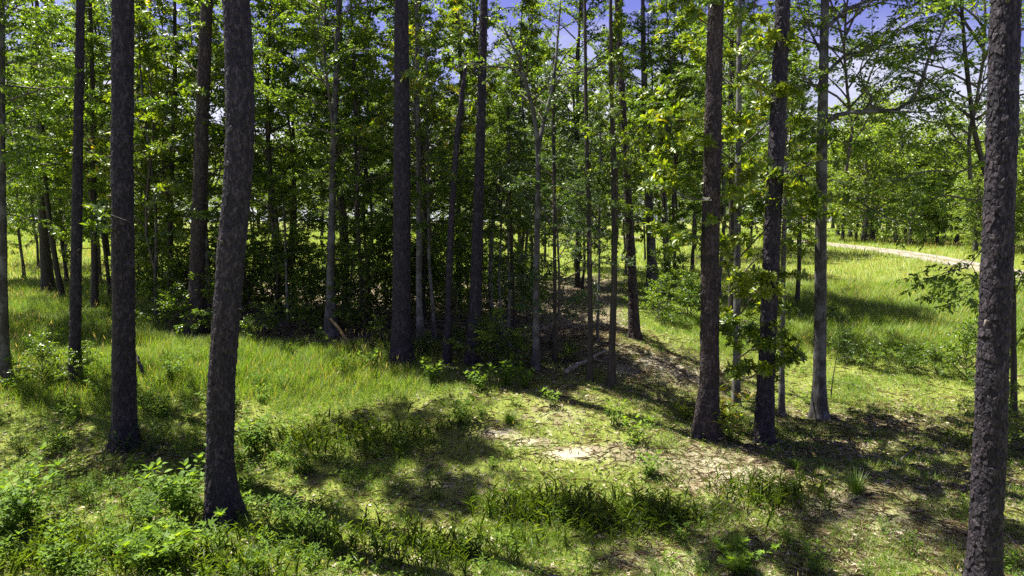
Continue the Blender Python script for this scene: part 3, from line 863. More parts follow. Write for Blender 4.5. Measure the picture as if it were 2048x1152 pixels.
def flower(parent, pos, s=.11, seed=0):
    g_ = np.random.default_rng(seed); m = 9
    th = np.arange(m) * 2 * np.pi / 4.5; el = np.where(np.arange(m) < 5, .25, .8)
    A = np.stack([np.cos(th) * np.cos(el), np.sin(th) * np.cos(el), np.sin(el)], 1) + g_.normal(size=(m, 3)) * .1
    N = np.stack([-np.cos(th) * np.sin(el), -np.sin(th) * np.sin(el), np.cos(el)], 1)
    V, T, _ = leaf_mesh(np.tile(pos, (m, 1)), A, N, s, s * .75, 'oval')
    V[:, 2] += 0
    return mesh_obj('flower', V, T, M['petal'], parent)
for k, (px, py, dy_) in enumerate([(1412, 402, -2.56), (1390, 27, -2.66)]):
    flower(root, at(px, py, Y + dy_) - g, .13, k)

# oak-like hardwood with long limbs over the meadow
P, R, g = trunk_line([(1637, 838, 42), (1639, 760, 29), (1641, 600, 27), (1642, 420, 25), (1645, 240, 22), (1650, 0, 17)], 14)
root = empty('limbed_tree', g)
tag(root, 'grey hardwood with a long curving limb reaching right over the sunny meadow', 'tree')
make_trunk('trunk', P, R, g, M['grey_bark'], root, bark='ridge', cols=36, dz=.03, seed=47)
Y = g[1]
mains = [(pxline([(1648, 246), (1672, 232), (1700, 226), (1745, 222), (1790, 221), (1820, 203), (1842, 170), (1856, 120), (1885, 60), (1910, -20)], Y, g, [0, -.2, -.4, -.5, -.6, -.7, -.7, -.6, -.5, -.4]), np.array([.075, .065, .055, .05, .042, .038, .034, .028, .022, .012])),
         (pxline([(1722, 224), (1742, 208), (1741, 190), (1728, 178), (1720, 140), (1735, 90)], Y, g, [-.5, -.55, -.6, -.7, -.8, -.8]), np.array([.028, .026, .022, .018, .014, .008])),
         (pxline([(1735, 208), (1775, 222), (1850, 225), (1930, 215), (1975, 200)], Y, g, [-.5, -.8, -1.0, -1.2, -1.3]), np.array([.02, .018, .014, .010, .006])),
         (pxline([(1650, 404), (1680, 396), (1715, 400), (1745, 420), (1785, 440), (1840, 450)], Y, g, [0, -.2, -.5, -.8, -1.0, -1.1]), np.array([.03, .026, .02, .016, .012, .006])),
         (pxline([(1650, 60), (1690, 20), (1760, -10), (1830, -30)], Y, g, [0, .3, .6, .9]), np.array([.05, .04, .03, .015])),
         (pxline([(1648, 150), (1690, 110), (1750, 100), (1800, 60), (1850, 50)], Y, g, [0, .4, .8, 1.0, 1.3]), np.array([.04, .034, .026, .018, .01])),
         (pxline([(1646, 200), (1620, 160), (1590, 150), (1560, 120)], Y, g, [0, -.3, -.5, -.7]), np.array([.03, .024, .016, .008])),
         (pxline([(1645, 300), (1670, 280), (1700, 290), (1730, 310)], Y, g, [0, .3, .6, .8]), np.array([.02, .016, .012, .006])),
         (pxline([(1645, 270), (1615, 260), (1595, 280), (1580, 300)], Y, g, [0, .3, .5, .6]), np.array([.02, .016, .012, .006])),
         (pxline([(1648, 120), (1620, 60), (1600, 20), (1590, -30)], Y, g, [0, .3, .5, .6]), np.array([.03, .024, .016, .008]))]
for P_, R_ in mains:
    V, T = tubes([(P_, R_)], 8)
    mesh_obj('limb', V, T, M['grey_bark'], root)
gg = np.random.default_rng(8)
subs = []
for k, (P_, R_) in enumerate(mains):
    subs += sub_branches(P_, R_, 16 if k == 0 else (9 if k == 3 else 14), .34 if k == 0 else .55, .1, gg, start=.42 if k == 0 else .15)
foliage_mesh('crown', [(p, r * .3) for p, r in mains], subs, dict(SP['oakfine'], dens=62), gg, root)
add_crown(root, 'o1', 5.6, 2.0, 1.0, (.5, .3), name='upper_crown')

# tree behind the near right pine, drooping leafy branches
P, R, g = trunk_line([(2028, 836, 17), (2027, 700, 14), (2026, 560, 13), (2000, 420, 13), (1968, 340, 12), (1948, 260, 11), (1936, 160, 10), (1926, 60, 8)], 12)
root = empty('drooping_tree', g)
tag(root, 'hardwood behind the thick near pine, its crooked trunk rising left against the sky', 'tree')
make_trunk('trunk', P, R, g, M['dark_bark'], root, bark='ridge', cols=18, dz=.05, seed=49)
Y = g[1]
mains = [(pxline(l, Y, g, [-.25 * j * s for j in range(len(l))]), np.linspace(.02, .006, len(l))) for l, s in [
    ([(1960, 330), (1915, 345), (1870, 340), (1820, 350), (1780, 370)], 1), ([(1990, 400), (1940, 400), (1890, 390), (1850, 400), (1800, 420)], .6),
    ([(2010, 470), (1965, 500), (1935, 535), (1890, 545), (1855, 560)], 1), ([(2015, 520), (1980, 545), (1950, 580), (1925, 600), (1890, 610)], .7),
    ([(1940, 200), (1900, 180), (1860, 190), (1800, 170)], -.7), ([(1932, 120), (1890, 90), (1840, 100), (1800, 120)], .7), ([(1930, 100), (1960, 60), (1990, 20)], .5),
    ([(1950, 260), (1980, 220), (2030, 200)], -.6), ([(2026, 600), (2040, 560), (2060, 520)], .6), ([(2027, 700), (2045, 670), (2060, 660)], .4),
    ([(1926, 60), (1890, 20), (1850, -10), (1790, -20)], -.5), ([(1955, 300), (1905, 280), (1850, 290), (1790, 270)], -1), ([(2020, 430), (2045, 400), (2080, 380)], .5)]]
gg = np.random.default_rng(9)
subs = []
for P_, R_ in mains: subs += sub_branches(P_, R_, 12, .5, .0, gg, start=.12)
foliage_mesh('crown', mains, subs, dict(SP['oakfine'], L=.11, dens=48), gg, root)
add_crown(root, 'o1', 5.3, 4.0, .95, (-1.2, .2), name='upper_crown')

# dry twig with leaves on the straight pine's trunk -> a small vine
g = ground(232, 893)
P = pxline([(226, 893), (224, 700), (226, 560), (222, 470), (212, 440), (196, 425)], g[1] - .33, g)
root = empty('climbing_vine', g)
tag(root, 'thin climbing vine with a tuft of leaves on the tall straight pine', 'vine')
gg = np.random.default_rng(10)
V, T = tubes([(P, np.linspace(.010, .005, len(P)))], 5)
mesh_obj('stem', V, T, M['twig'], root)
m2 = [(pxline(l, g[1] - .35, g), np.linspace(.006, .003, len(l))) for l in ([(224, 440), (205, 425), (185, 415)], [(224, 450), (200, 455), (182, 450)], [(222, 430), (245, 438), (262, 445)])]
subs = []
for P_, R_ in m2[:2]: subs += sub_branches(P_, R_, 5, .4, .1, gg, start=.1)
foliage_mesh('foliage', m2, subs, dict(SP['mag'], L=.13, dens=6), gg, root)

# ------------------------------------------------------------------ the wood behind: many individual small trees
def fill_proto(kind):
    H, ck, z0, sc, mt = kind
    root = empty('understory_tree', (0, 0, 0))
    z = np.linspace(-.4, H, 14)
    P = np.stack([.10 * np.sin(z * .8 + H), .10 * np.cos(z * .7), z], 1); P[:2, :2] = 0
    R = np.interp(z, [-.4, 0, .5, H], [.085, .08, .06, .014]) * (H / 11)
    make_trunk('trunk', P, R, np.zeros(3), M[mt], root, bark='ridge', cols=14, dz=.12, seed=int(H * 10))
    add_crown(root, ck, z0, 0, sc, (P[7, 0] * .5, P[7, 1] * .5))
    return root
kinds = [(12, 'a1', 1.5, 1.1, 'dark_bark'), (12, 'a2', 2.6, 1.1, 'grey_bark'), (13, 'a3', 1.4, 1.15, 'dark_bark'), (11, 'b1', 1.2, 1.1, 'grey_bark'),
         (12, 'b3', 1.2, 1.1, 'dark_bark'), (7.5, 'c1', 1.0, 1.05, 'dark_bark'), (9, 'b2', 1.4, 1.05, 'grey_bark')]
klabel = ['broad-leaved small tree with dark slender trunk in the wood behind the pines', 'spreading small tree with grey trunk in the wood behind the pines',
          'tall narrow leafy tree in the wood behind the pines', 'magnolia with grey trunk in the wood behind the pines',
          'tall narrow magnolia with dark trunk in the wood behind the pines', 'dense dark holly-like tree in the wood behind the pines',
          'low bushy magnolia with leaves near the ground in the wood behind the pines']
kcat = ['tree', 'tree', 'tree', 'magnolia', 'magnolia', 'holly', 'magnolia']
protos = [None] * len(kinds)
def place_fill(k, loc, rz, sc, label=None, group=None):
    if protos[k] is None:
        protos[k] = fill_proto(kinds[k]); o = protos[k]
        o.location = loc; o.rotation_euler = (0, 0, rz); o.scale = (sc,) * 3
    else:
        o = copy_tree(protos[k], loc, rz, sc)
    tag(o, label or klabel[k], kcat[k], group or ('understory trees in the wood'))
    return o
g2 = np.random.default_rng(77)
FILL = []   # (photo px, distance, kind)
for row, (ya, yb, px0, px1, dpx) in enumerate([(20.2, 22.0, 290, 1060, 135), (22.5, 25.0, 250, 1230, 112), (26, 30, 180, 1320, 125), (31, 37, 150, 1290, 150)]):
    for px in range(px0 + 23 * row % 40, px1, dpx):
        FILL.append((px + g2.uniform(-30, 30), g2.uniform(ya, yb), int(g2.choice([0, 1, 2, 3, 4, 5, 6] if row else [2, 3, 4, 6, 0]))))
for px, Y, k in [(-30, 21, 1), (45, 33, 1), (-25, 31, 0), (75, 38, 0), (10, 42, 2), (130, 41, 2), (215, 25, 0), (130, 30, 0), (1350, 30, 1), (1385, 36, 2), (1440, 27, 1), (1420, 42, 2), (1500, 44, 0), (1575, 46, 2), (1150, 38, 1), (1230, 36, 0), (1290, 44, 1), (1340, 47, 0), (1090, 40, 3), (1460, 50, 1), (1390, 52, 0)]:
    FILL.append((px, Y, k))
for px, Y, k in FILL:
    far_ = 940 < px < 1300 and Y < 25.5
    if far_: Y += 5.5
    if 390 < px < 700 and 26 <= Y < 31: continue
    x = (px - 1024) / F * Y
    place_fill(k, on_ground(x, Y), g2.uniform(0, 6.28), g2.uniform(1.3, 1.5) if far_ else g2.uniform(.95, 1.3))

# shrubs on the wood floor
sprotos = {}
def place_shrub(ck, loc, rz, sc, label, group=None, cat='shrub'):
    root = empty('woodland_shrub', loc); root.rotation_euler = (0, 0, rz); root.scale = (sc,) * 3
    add_crown(root, ck, -.03, 0, 1, name='foliage')
    tag(root, label, cat, group)
    return root
for i in range(46):
    px = 285 + i * 17.2 + g2.uniform(-10, 10); Y = g2.uniform(19.3, 26)
    x = (px - 1024) / F * Y
    place_shrub(['s1', 's2', 's1', 's3'][i % 4], on_ground(x, Y), g2.uniform(0, 6), g2.uniform(.8, 1.25),
                'dark leafy shrub in the shade under the wood', 'shrubs on the shaded wood floor')

# trees beyond the road and the field
dproto = {}
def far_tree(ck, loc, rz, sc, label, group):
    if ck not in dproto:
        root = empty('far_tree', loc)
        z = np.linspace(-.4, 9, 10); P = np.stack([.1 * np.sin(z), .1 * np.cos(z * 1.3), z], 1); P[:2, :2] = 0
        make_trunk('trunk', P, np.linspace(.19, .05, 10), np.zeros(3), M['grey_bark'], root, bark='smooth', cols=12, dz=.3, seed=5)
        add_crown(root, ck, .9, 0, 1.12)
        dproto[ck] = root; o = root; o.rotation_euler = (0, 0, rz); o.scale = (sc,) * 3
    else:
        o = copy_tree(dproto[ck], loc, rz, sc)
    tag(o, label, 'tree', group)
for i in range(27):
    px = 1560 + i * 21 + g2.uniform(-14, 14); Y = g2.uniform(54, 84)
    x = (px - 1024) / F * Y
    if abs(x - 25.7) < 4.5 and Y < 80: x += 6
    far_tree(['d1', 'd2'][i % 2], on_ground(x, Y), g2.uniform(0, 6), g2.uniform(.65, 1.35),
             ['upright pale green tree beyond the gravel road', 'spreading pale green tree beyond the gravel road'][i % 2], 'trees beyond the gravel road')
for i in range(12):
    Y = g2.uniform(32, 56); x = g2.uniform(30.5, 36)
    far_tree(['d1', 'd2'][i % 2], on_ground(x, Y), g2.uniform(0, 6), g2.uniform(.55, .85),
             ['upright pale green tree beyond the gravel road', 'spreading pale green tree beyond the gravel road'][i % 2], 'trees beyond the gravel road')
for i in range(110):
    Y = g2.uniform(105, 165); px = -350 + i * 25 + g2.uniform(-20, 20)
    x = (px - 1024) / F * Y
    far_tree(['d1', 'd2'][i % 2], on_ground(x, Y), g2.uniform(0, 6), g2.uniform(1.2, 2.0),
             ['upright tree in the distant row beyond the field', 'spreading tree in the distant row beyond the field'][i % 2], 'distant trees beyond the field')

# ------------------------------------------------------------------ plants on the ground
def plant_mesh(H, stems, pairs, L, ratio, tpl, mat, seed, lean=.35, tone=.5, bottom=.15):
    g_ = np.random.default_rng(seed)
    polys, P, A, N = [], [], [], []
    for k in range(stems):
        az = k * 2.4 + g_.uniform(-.4, .4); le = lean * g_.uniform(.2, 1.2); h = H * g_.uniform(.6, 1.05)
        d = np.array([math.cos(az), math.sin(az), 0])
        s = np.linspace(0, 1, 6)
        q = d * (.04 + le * h * s[:, None] ** 1.6) + np.array([0, 0, 1.]) * h * s[:, None] * (1 - .12 * s[:, None]) + g_.normal(size=(6, 3)) * .008
        q[0, 2] = -.03
        polys.append((q, np.linspace(.006, .002, 6)))
        for j in range(pairs):
            t = bottom + (1 - bottom) * (j + .8) / pairs
            f = t * 5; i = min(int(f), 4); p = q[i] + (q[i + 1] - q[i]) * (f - i)
            ph = j * 1.57 + az
            for sgn in (0, np.pi):
                a2 = ph + sgn + g_.uniform(-.3, .3)
                up_ = .15 + .5 * t + g_.uniform(-.25, .25)
                ax = np.array([math.cos(a2), math.sin(a2), up_ - .45 * g_.random() ** 2])
                P.append(p + ax * .012); A.append(ax); N.append(np.array([-math.cos(a2) * up_, -math.sin(a2) * up_, 1]) + g_.normal(size=3) * .38)
        # tip leaves
        for a2 in (az, az + 2.1, az + 4.2):
            P.append(q[-1]); A.append(np.array([math.cos(a2) * .6, math.sin(a2) * .6, .7])); N.append(np.array([-math.cos(a2) * .7, -math.sin(a2) * .7, .6]))
    P = np.array(P); A = np.array(A); N = np.array(N); n = len(P)
    LL = L * g_.uniform(.6, 1.15, n)
    lv, lt, li = leaf_mesh(P, A, N, LL, LL * ratio * g_.uniform(.85, 1.15, n), tpl)
    tv, tt = tubes(polys, 4)
    V = np.concatenate([tv, lv]); T = np.concatenate([tt, lt + len(tv)])
    v = np.concatenate([np.full(len(tv), .3), np.clip(tone + .2 * g_.normal(size=n), 0, 1)[li]])
    me = mesh_obj('foliage', V, T, M[mat], attrs={'v': v})
    d = me.data; COL.objects.unlink(me); bpy.data.objects.remove(me)
    return d

PL = {
    'berry1': plant_mesh(.95, 11, 11, .112, .56, 'oval', 'weed', 201, .5, .48), 'berry2': plant_mesh(.75, 10, 9, .105, .56, 'oval', 'weed', 202, .5, .42),
    'berry3': plant_mesh(.6, 9, 8, .095, .52, 'oval', 'weed', 203, .6, .5),
    'star1': plant_mesh(.55, 13, 6, .115, 1.05, 'star', 'weed', 211, .8, .62), 'star2': plant_mesh(.4, 9, 4, .10, 1.05, 'star', 'weed', 212, .8, .5),
    'weed1': plant_mesh(.42, 5, 7, .085, .38, 'oval', 'weed', 221, .45, .5), 'weed2': plant_mesh(.32, 6, 5, .075, .45, 'oval', 'weed', 222, .6, .6),
    'weed3': plant_mesh(.5, 4, 9, .09, .26, 'oval', 'weed', 223, .35, .4), 'weed4': plant_mesh(.24, 7, 4, .06, .55, 'oval', 'weed', 224, .8, .6),
    'maglet': plant_mesh(.6, 6, 4, .2, .33, 'oval', 'leaf_mag', 231, .8, .75),
    'fine': plant_mesh(.55, 14, 14, .03, .5, 'rhomb', 'leaf_dark', 241, .9, .5),
}
def plant(key, loc, sc, label, cat, name, group=None, rz=None, mat=None):
    root = bpy.data.objects.new(name, PL[key]); COL.objects.link(root)
    root.location = loc; root.rotation_euler = (0, 0, U(0, 6.28) if rz is None else rz); root.scale = (sc,) * 3
    return tag(root, label, cat, group)
HERO = [
    ('berry1', 362, 1045, 1.25, 'tall light green broad-leaved shrub at the foot of the bent pine', 'shrub', 'leafy_shrub'),
    ('berry2', 290, 1060, .8, 'low light green shrub left of the broad-leaved shrub by the bent pine', 'shrub', 'leafy_shrub'),
    ('berry1', 55, 1055, 1.15, 'large shaded broad-leaved shrub in the near left corner', 'shrub', 'leafy_shrub'),
    ('berry2', 15, 1085, 1.1, 'shaded shrub cut by the left picture edge', 'shrub', 'leafy_shrub'),
    ('berry2', 505, 908, 1.1, 'bright shrub just right of the bent pine trunk', 'shrub', 'leafy_shrub'),
    ('star1', 335, 1135, 1.25, 'bright star-leaved sweetgum seedling in the sun in the near left', 'seedling', 'sweetgum_seedling'),
    ('star2', 300, 1140, 1.0, 'small star-leaved seedling beside the larger bright one', 'seedling', 'sweetgum_seedling'),
    ('star1', 1475, 1150, .95, 'dark star-leaved seedling at the bottom of the picture, right of the middle', 'seedling', 'sweetgum_seedling'),
    ('weed2', 1628, 1150, 1.2, 'small round-leaved plant at the bottom edge left of the near pine', 'plant', 'leafy_weed'),
    ('berry3', 918, 852, 1.2, 'bright upright leafy weed standing alone in the sunny middle grass', 'plant', 'leafy_weed'),
    ('berry3', 1010, 775, 1.2, 'broad dark green weed clump in front of the holly-like tree', 'plant', 'leafy_weed'),
    ('berry3', 960, 780, 1.0, 'leafy weed in front of the leaning pine', 'plant', 'leafy_weed'),
    ('berry3', 1050, 778, .9, 'leafy weed right of the broad dark clump', 'plant', 'leafy_weed'),
    ('berry3', 865, 765, 1.1, 'leafy weed right of the flared pine foot', 'plant', 'leafy_weed'),
    ('berry3', 735, 748, 1.1, 'leafy weed left of the flared pine foot', 'plant', 'leafy_weed'),
    ('weed1', 690, 752, 1.3, 'light weed in the grass below the broken branch', 'plant', 'leafy_weed'),
    ('weed2', 1228, 850, 1.5, 'bright small weed beside the dark streak right of the sandy patch', 'plant', 'leafy_weed'),
    ('weed2', 1268, 885, 1.6, 'bright weed right of the pale sandy patch', 'plant', 'leafy_weed'),
    ('berry3', 1300, 955, .85, 'darker weed with upright leaves in front of the bright weed', 'plant', 'leafy_weed'),
    ('weed2', 800, 905, 1.5, 'low yellow green weed in the grass left of the middle', 'plant', 'leafy_weed'),
    ('weed2', 1105, 815, 1.2, 'low weed on bare ground in front of the log', 'plant', 'leafy_weed'),
    ('maglet', 1460, 885, 1.0, 'yellowish magnolia seedling between the feet of two pines', 'seedling', 'magnolia_seedling'),
    ('maglet', 1450, 845, 1.2, 'green magnolia sprout behind the yellowish seedling', 'seedling', 'magnolia_seedling'),
    ('maglet', 1372, 840, .7, 'small magnolia sprout left of the pale barked pine', 'seedling', 'magnolia_seedling'),
    ('fine', 245, 905, 1.3, 'fine small-leaved grey green shrub at the foot of the tall straight pine', 'shrub', 'small_leaved_shrub'),
    ('fine', 300, 910, .9, 'low small-leaved shrub right of the tall straight pine', 'shrub', 'small_leaved_shrub'),
    ('berry2', 345, 765, .9, 'leafy young shrub in the meadow between the tall pine and bent pine', 'shrub', 'leafy_shrub'),
    ('star2', 105, 690, 1.1, 'pale star-leaved seedling in the left meadow grass', 'seedling', 'sweetgum_seedling'),
    ('weed3', 870, 1000, 1.3, 'dark narrow-leaved weed in the shaded near middle', 'plant', 'leafy_weed'),
]
for key, px, py, sc, lab, cat, nm in HERO:
    plant(key, ground(px, py) - [0, 0, .01], sc, lab, cat, nm)
# weeds nobody could tell apart
n = 0
gW = np.random.default_rng(31)
while n < 288:
    px = gW.uniform(-20, 2068); py = gW.uniform(700, 1165)
    gp = ground(px, py)
    x, y = gp[0], gp[1]
    lit = float(m_litter(x, y)); sd = float(m_sand_sunlit(x, y))
    pr = .9 if px < 700 else (.2 if px < 1350 else .15)
    if gW.random() > (1.0 if px < 520 else pr) * (1 - .7 * lit) * (1 - .9 * sd): continue
    dark = px < 700 and 760 < py < 950
    key = gW.choice(['weed1', 'weed2', 'weed3', 'weed4', 'weed4', 'weed1'] if dark or py > 950 else ['weed1', 'weed2', 'weed4', 'weed4'])
    part = {'weed1': 'upright leafy weed among the grass', 'weed2': 'low leafy weed among the grass', 'weed3': 'narrow-leaved weed among the grass',
            'weed4': 'creeping small-leaved weed among the grass', 'berry3': 'broad-leaved weed among the grass'}[key]
    plant(key, gp - [0, 0, .01], gW.uniform(.5, 1.0) * (1.25 if px < 600 else 1), part, 'plant', 'leafy_weed', 'small weeds scattered over the ground')
    n += 1
# bushes on the right slope and in the dip
for px, py, ck, sc, lab in [(1690, 725, 's2', .5, 'dark round bush at the meadow foot right of the limbed tree'), (1750, 742, 's3', .55, 'light bush at the meadow foot, left of the row'),
                            (1810, 748, 's3', .55, 'light bush at the meadow foot, middle of the row'), (1865, 752, 's3', .55, 'light bush at the meadow foot, right of the row'),
                            (1660, 650, 's3', .5, 'small bush in the meadow behind the limbed tree'), (1335, 600, 's2', .9, 'shaded bush behind the pale barked pine'),
                            (1375, 640, 's3', 1.0, 'shaded low bush just left of the pale barked pine'), (1320, 640, 's3', .9, 'shaded low bush right of the reddish pine'),
                            (1935, 760, 's3', 1.0, 'bush behind the thick near pine'), (985, 735, 's3', .9, 'dark shrub between the leaning pine and the forked trunk'),
                            (165, 770, 's3', .6, 'dark bush at the foot of the slender black pine'), (85, 770, 's3', .7, 'dark bush right of the grey edge trunk'),
                            (1990, 900, 's3', .8, 'low dark bush right of the thick near pine')]:
    place_shrub(ck, ground(px, py), U(0, 6), sc, lab)

for k, (px, py, ck, sc) in enumerate([(500, 690, 's3', .5), (545, 676, 's2', .45), (610, 668, 's3', .5), (640, 700, 's3', .35), (760, 690, 's3', .5), (850, 712, 's3', .4), (915, 706, 's3', .45),
                                   (980, 715, 's2', .4), (1040, 735, 's3', .6), (1140, 725, 's3', .35), (700, 672, 's2', .5), (450, 672, 's3', .5)]):
    place_shrub(ck, ground(px, py), U(0, 6), sc, 'small leafy bush along the shaded edge of the wood', 'small bushes along the wood edge')

# thin dark sapling right of the limbed tree
g = ground(1662, 800)
root = empty('thin_sapling', g)
tag(root, 'thin dark bare-stemmed sapling with few leaves right of the limbed tree', 'sapling')
P = pxline([(1660, 815), (1664, 770), (1670, 730), (1678, 690)], g[1], g)
V, T = tubes([(P, np.linspace(.018, .006, 4))], 6)
mesh_obj('stem', V, T, M['dark_bark'], root)
gg = np.random.default_rng(12)
mm = [(pxline([(1666, 760), (1685, 765), (1705, 770)], g[1], g), np.linspace(.006, .003, 3)), (pxline([(1672, 720), (1690, 715), (1700, 700)], g[1], g), np.linspace(.006, .003, 3))]
subs = []
for P_, R_ in mm: subs += sub_branches(P_, R_, 4, .5, .1, gg, start=.1)
foliage_mesh('foliage', mm, subs, dict(SP['holly'], dens=30, L=.08), gg, root)

# ------------------------------------------------------------------ fallen wood
def wood(name, pts, r0, r1, mat, label, cat, branches=(), sides=12, seed=0):
    """pts: (px, py, lift above ground) along the piece."""
    Q = []
    for px, py, lift in pts:
        gq = ground(px, py); Q.append(gq + [0, 0, lift])
    Q = np.array(Q); base = Q[0].copy()
    s = np.linspace(0, len(Q) - 1, 24)
    P = np.stack([np.interp(s, np.arange(len(Q)), Q[:, c]) for c in range(3)], 1) - base
    g_ = np.random.default_rng(seed)
    P += np.cumsum(g_.normal(size=P.shape), 0) * r0 * .16
    R = np.linspace(r0, r1, 24) * g_.uniform(.85, 1.15, 24)
    V, T = tubes([(P, R)], sides)
    # closed broken ends
    n0 = len(V); V = np.vstack([V, P[0] - norm(P[1] - P[0]) * r0 * .5, P[-1] + norm(P[-1] - P[-2]) * r1 * 1.5])
    k = np.arange(sides)
    T = np.vstack([T, np.stack([np.full(sides, n0), (k + 1) % sides, k], 1), np.stack([np.full(sides, n0 + 1), n0 - sides + k, n0 - sides + (k + 1) % sides], 1)])
    if branches:
        root = empty(name, base); tag(root, label, cat)
        mesh_obj('stem', V, T, M[mat], root)
        for b in branches:
            B = np.array([ground(px, py) + [0, 0, l] for px, py, l in b]) - base
            bv, bt = tubes([(B, np.linspace(r1 * .35 + .006, .004, len(B)))], 6)
            mesh_obj('side_branch', bv, bt, M[mat], root)
        return root
    o = mesh_obj(name, V, T, M[mat], loc=base)
    return tag(o, label, cat)
wood('fallen_log', [(1132, 750, .06), (1170, 733, .09), (1213, 712, .16)], .062, .038, 'dead', 'pale weathered log lying on the leaf litter', 'log', seed=1,
     branches=[[(1185, 726, .11), (1200, 729, .09), (1222, 728, .05)]])
Yb = ground(705, 695)[1]
gb = ground(705, 697)
root = empty('broken_branch', gb)
tag(root, 'yellowish broken branch leaning up from the ground by the grey trunk', 'branch')
P = pxline([(706, 700), (690, 675), (676, 655), (660, 637)], gb[1], gb, [0, .1, .15, .2])
V, T = tubes([(P, np.array([.05, .045, .038, .028]))], 8)
mesh_obj('stem', V, T, M['yellow_dead'], root)
for l in ([(700, 692), (722, 690), (740, 684), (755, 690)], [(702, 694), (730, 697), (758, 686)], [(705, 698), (690, 690), (672, 694)]):
    V, T = tubes([(pxline(l, gb[1] - .15, gb), np.linspace(.014, .006, len(l)))], 5)
    mesh_obj('side_branch', V, T, M['yellow_dead'], root)
wood('fallen_branch', [(664, 703, .05), (690, 716, .04), (715, 718, .03)], .02, .012, 'twig', 'dark curved fallen branch in the grass below the leaning branch', 'branch', seed=2)
wood('fallen_branch', [(535, 684, .05), (590, 689, .04), (650, 686, .06)], .016, .01, 'dead', 'long thin pale fallen branch along the wood edge', 'branch', seed=3)
wood('fallen_branch', [(2010, 1070, .02), (2022, 1085, .03), (2026, 1095, .02)], .02, .012, 'dead', 'short grey crooked stick right of the near pine', 'branch', seed=4)
wood('fallen_branch', [(1560, 872, .3), (1535, 858, .25), (1505, 880, .1)], .010, .006, 'dead', 'thin pale dead twig propped against the dark leaning pine', 'branch', seed=5)
wood('fallen_branch', [(1780, 940, .03), (1830, 905, .1), (1850, 900, .14)], .010, .006, 'dead', 'thin dry stick on the shaded ground between limbed tree and near pine', 'branch', seed=6)
wood('fallen_branch', [(1600, 1035, .03), (1660, 1050, .05), (1700, 1075, .03)], .010, .006, 'twig', 'brown twig on the near ground left of the thick pine', 'branch', seed=7)
wood('fallen_branch', [(1020, 690, .05), (1075, 668, .12), (1110, 660, .2)], .018, .01, 'dead', 'thin pale dead branch behind the forked trunk', 'branch', seed=8)
wood('broken_stump', [(290, 770, .0), (286, 765, .3), (281, 760, .55)], .05, .03, 'dark_bark', 'short black broken stub right of the tall straight pine', 'stump', seed=9)

# ------------------------------------------------------------------ grass, ground cover, litter: nobody could count these
def scatter_fan(n, y0, y1, umin, umax, g_, p=1.0):
    """Positions over the fan of ground in front of the camera; more of them near."""
    t = g_.random(n)
    if abs(p - 2) < 1e-6: y = y0 * (y1 / y0) ** t
    else: y = (y0 ** (2 - p) + t * (y1 ** (2 - p) - y0 ** (2 - p))) ** (1 / (2 - p))
    x = g_.uniform(umin, umax, n) * y
    return x, y

def grass(name, x, y, h, w, tone, mat, g_, label=None, bend=.55, tpl='blade'):
    n = len(x)
    z = terrain(x, y) - .01
    P = np.stack([x, y, z], 1)
    az = g_.uniform(0, 6.28, n); le = g_.uniform(.05, bend, n)
    A = np.stack([np.cos(az) * le, np.sin(az) * le, np.ones(n)], 1)
    N = np.stack([-np.cos(az), -np.sin(az), le], 1)
    tv, tf = TPL['blade']
    tv = np.array(tv, float); tf = np.array(tf, int)
    A = norm(A); B = norm(np.cross(N, A)); O = np.stack([np.cos(az), np.sin(az), -.3 * np.ones(n)], 1)
    a = tv[:, 0]
    curl = (g_.uniform(.05, .55, n) * h)[:, None] * (a[None] ** 2)
    V = (P[:, None] + A[:, None] * (h[:, None] * a[None])[..., None] + B[:, None] * (w[:, None] * tv[None, :, 1])[..., None] + O[:, None] * curl[..., None]).reshape(-1, 3)
    T = (tf[None] + (np.arange(n) * 5)[:, None, None]).reshape(-1, 3)
    o = mesh_obj(name, V, T, M[mat], attrs={'v': np.repeat(tone, 5)})
    return tag(o, label, 'grass', kind='stuff')

gG = np.random.default_rng(41)
def grass_density(x, y):
    r = x / y
    d = np.clip(fbm(x / 1.1, y / 1.1, 21) * 2.0 - .30, .15, 1)
    d = d * (1 - .78 * np.clip(m_litter(x, y), 0, 1) - .15 * m_wood(x, y)) * (1 - .85 * np.clip(m_sand_sunlit(x, y) * 1.2, 0, 1))
    left = (1 - sstep(-.18, -.08, r)) * sstep(13.5, 15.5, y) * (1 - m_wood(x, y))
    hill = sstep(.2, .32, r) * sstep(18.5, 21, y)
    d = np.maximum(d, np.maximum(left, hill) * .95)
    return d, left, hill
# near and middle ground
x, y = scatter_fan(900000, 7.6, 31, -.82, .82, gG, 1.45)
d, left, hill = grass_density(x, y)
k = gG.random(len(x)) < d
x, y, d, left, hill = x[k], y[k], d[k], left[k], hill[k]
tall = np.maximum(left, hill)
lump = fbm(x / .5, y / .5, 23)
h = (.05 + .22 * lump ** 2 + .30 * tall * (.35 + .9 * fbm(x / .9, y / .9, 24))) * gG.uniform(.5, 1.35, len(x))
w = .0050 * (1 + .055 * np.maximum(y - 10, 0)) * gG.uniform(.7, 1.3, len(x)) + .002 * tall
tone = np.clip(.42 + .18 * gG.normal(size=len(x)) + .35 * (fbm(x / 1.6, y / 1.6, 25) - .5) + np.where(gG.random(len(x)) < .10, .45, 0) + .06 * tall, 0, 1)
grass('meadow_grass', x, y, h, w, tone, 'grass', gG, 'fine green grass growing over the near ground and meadow')
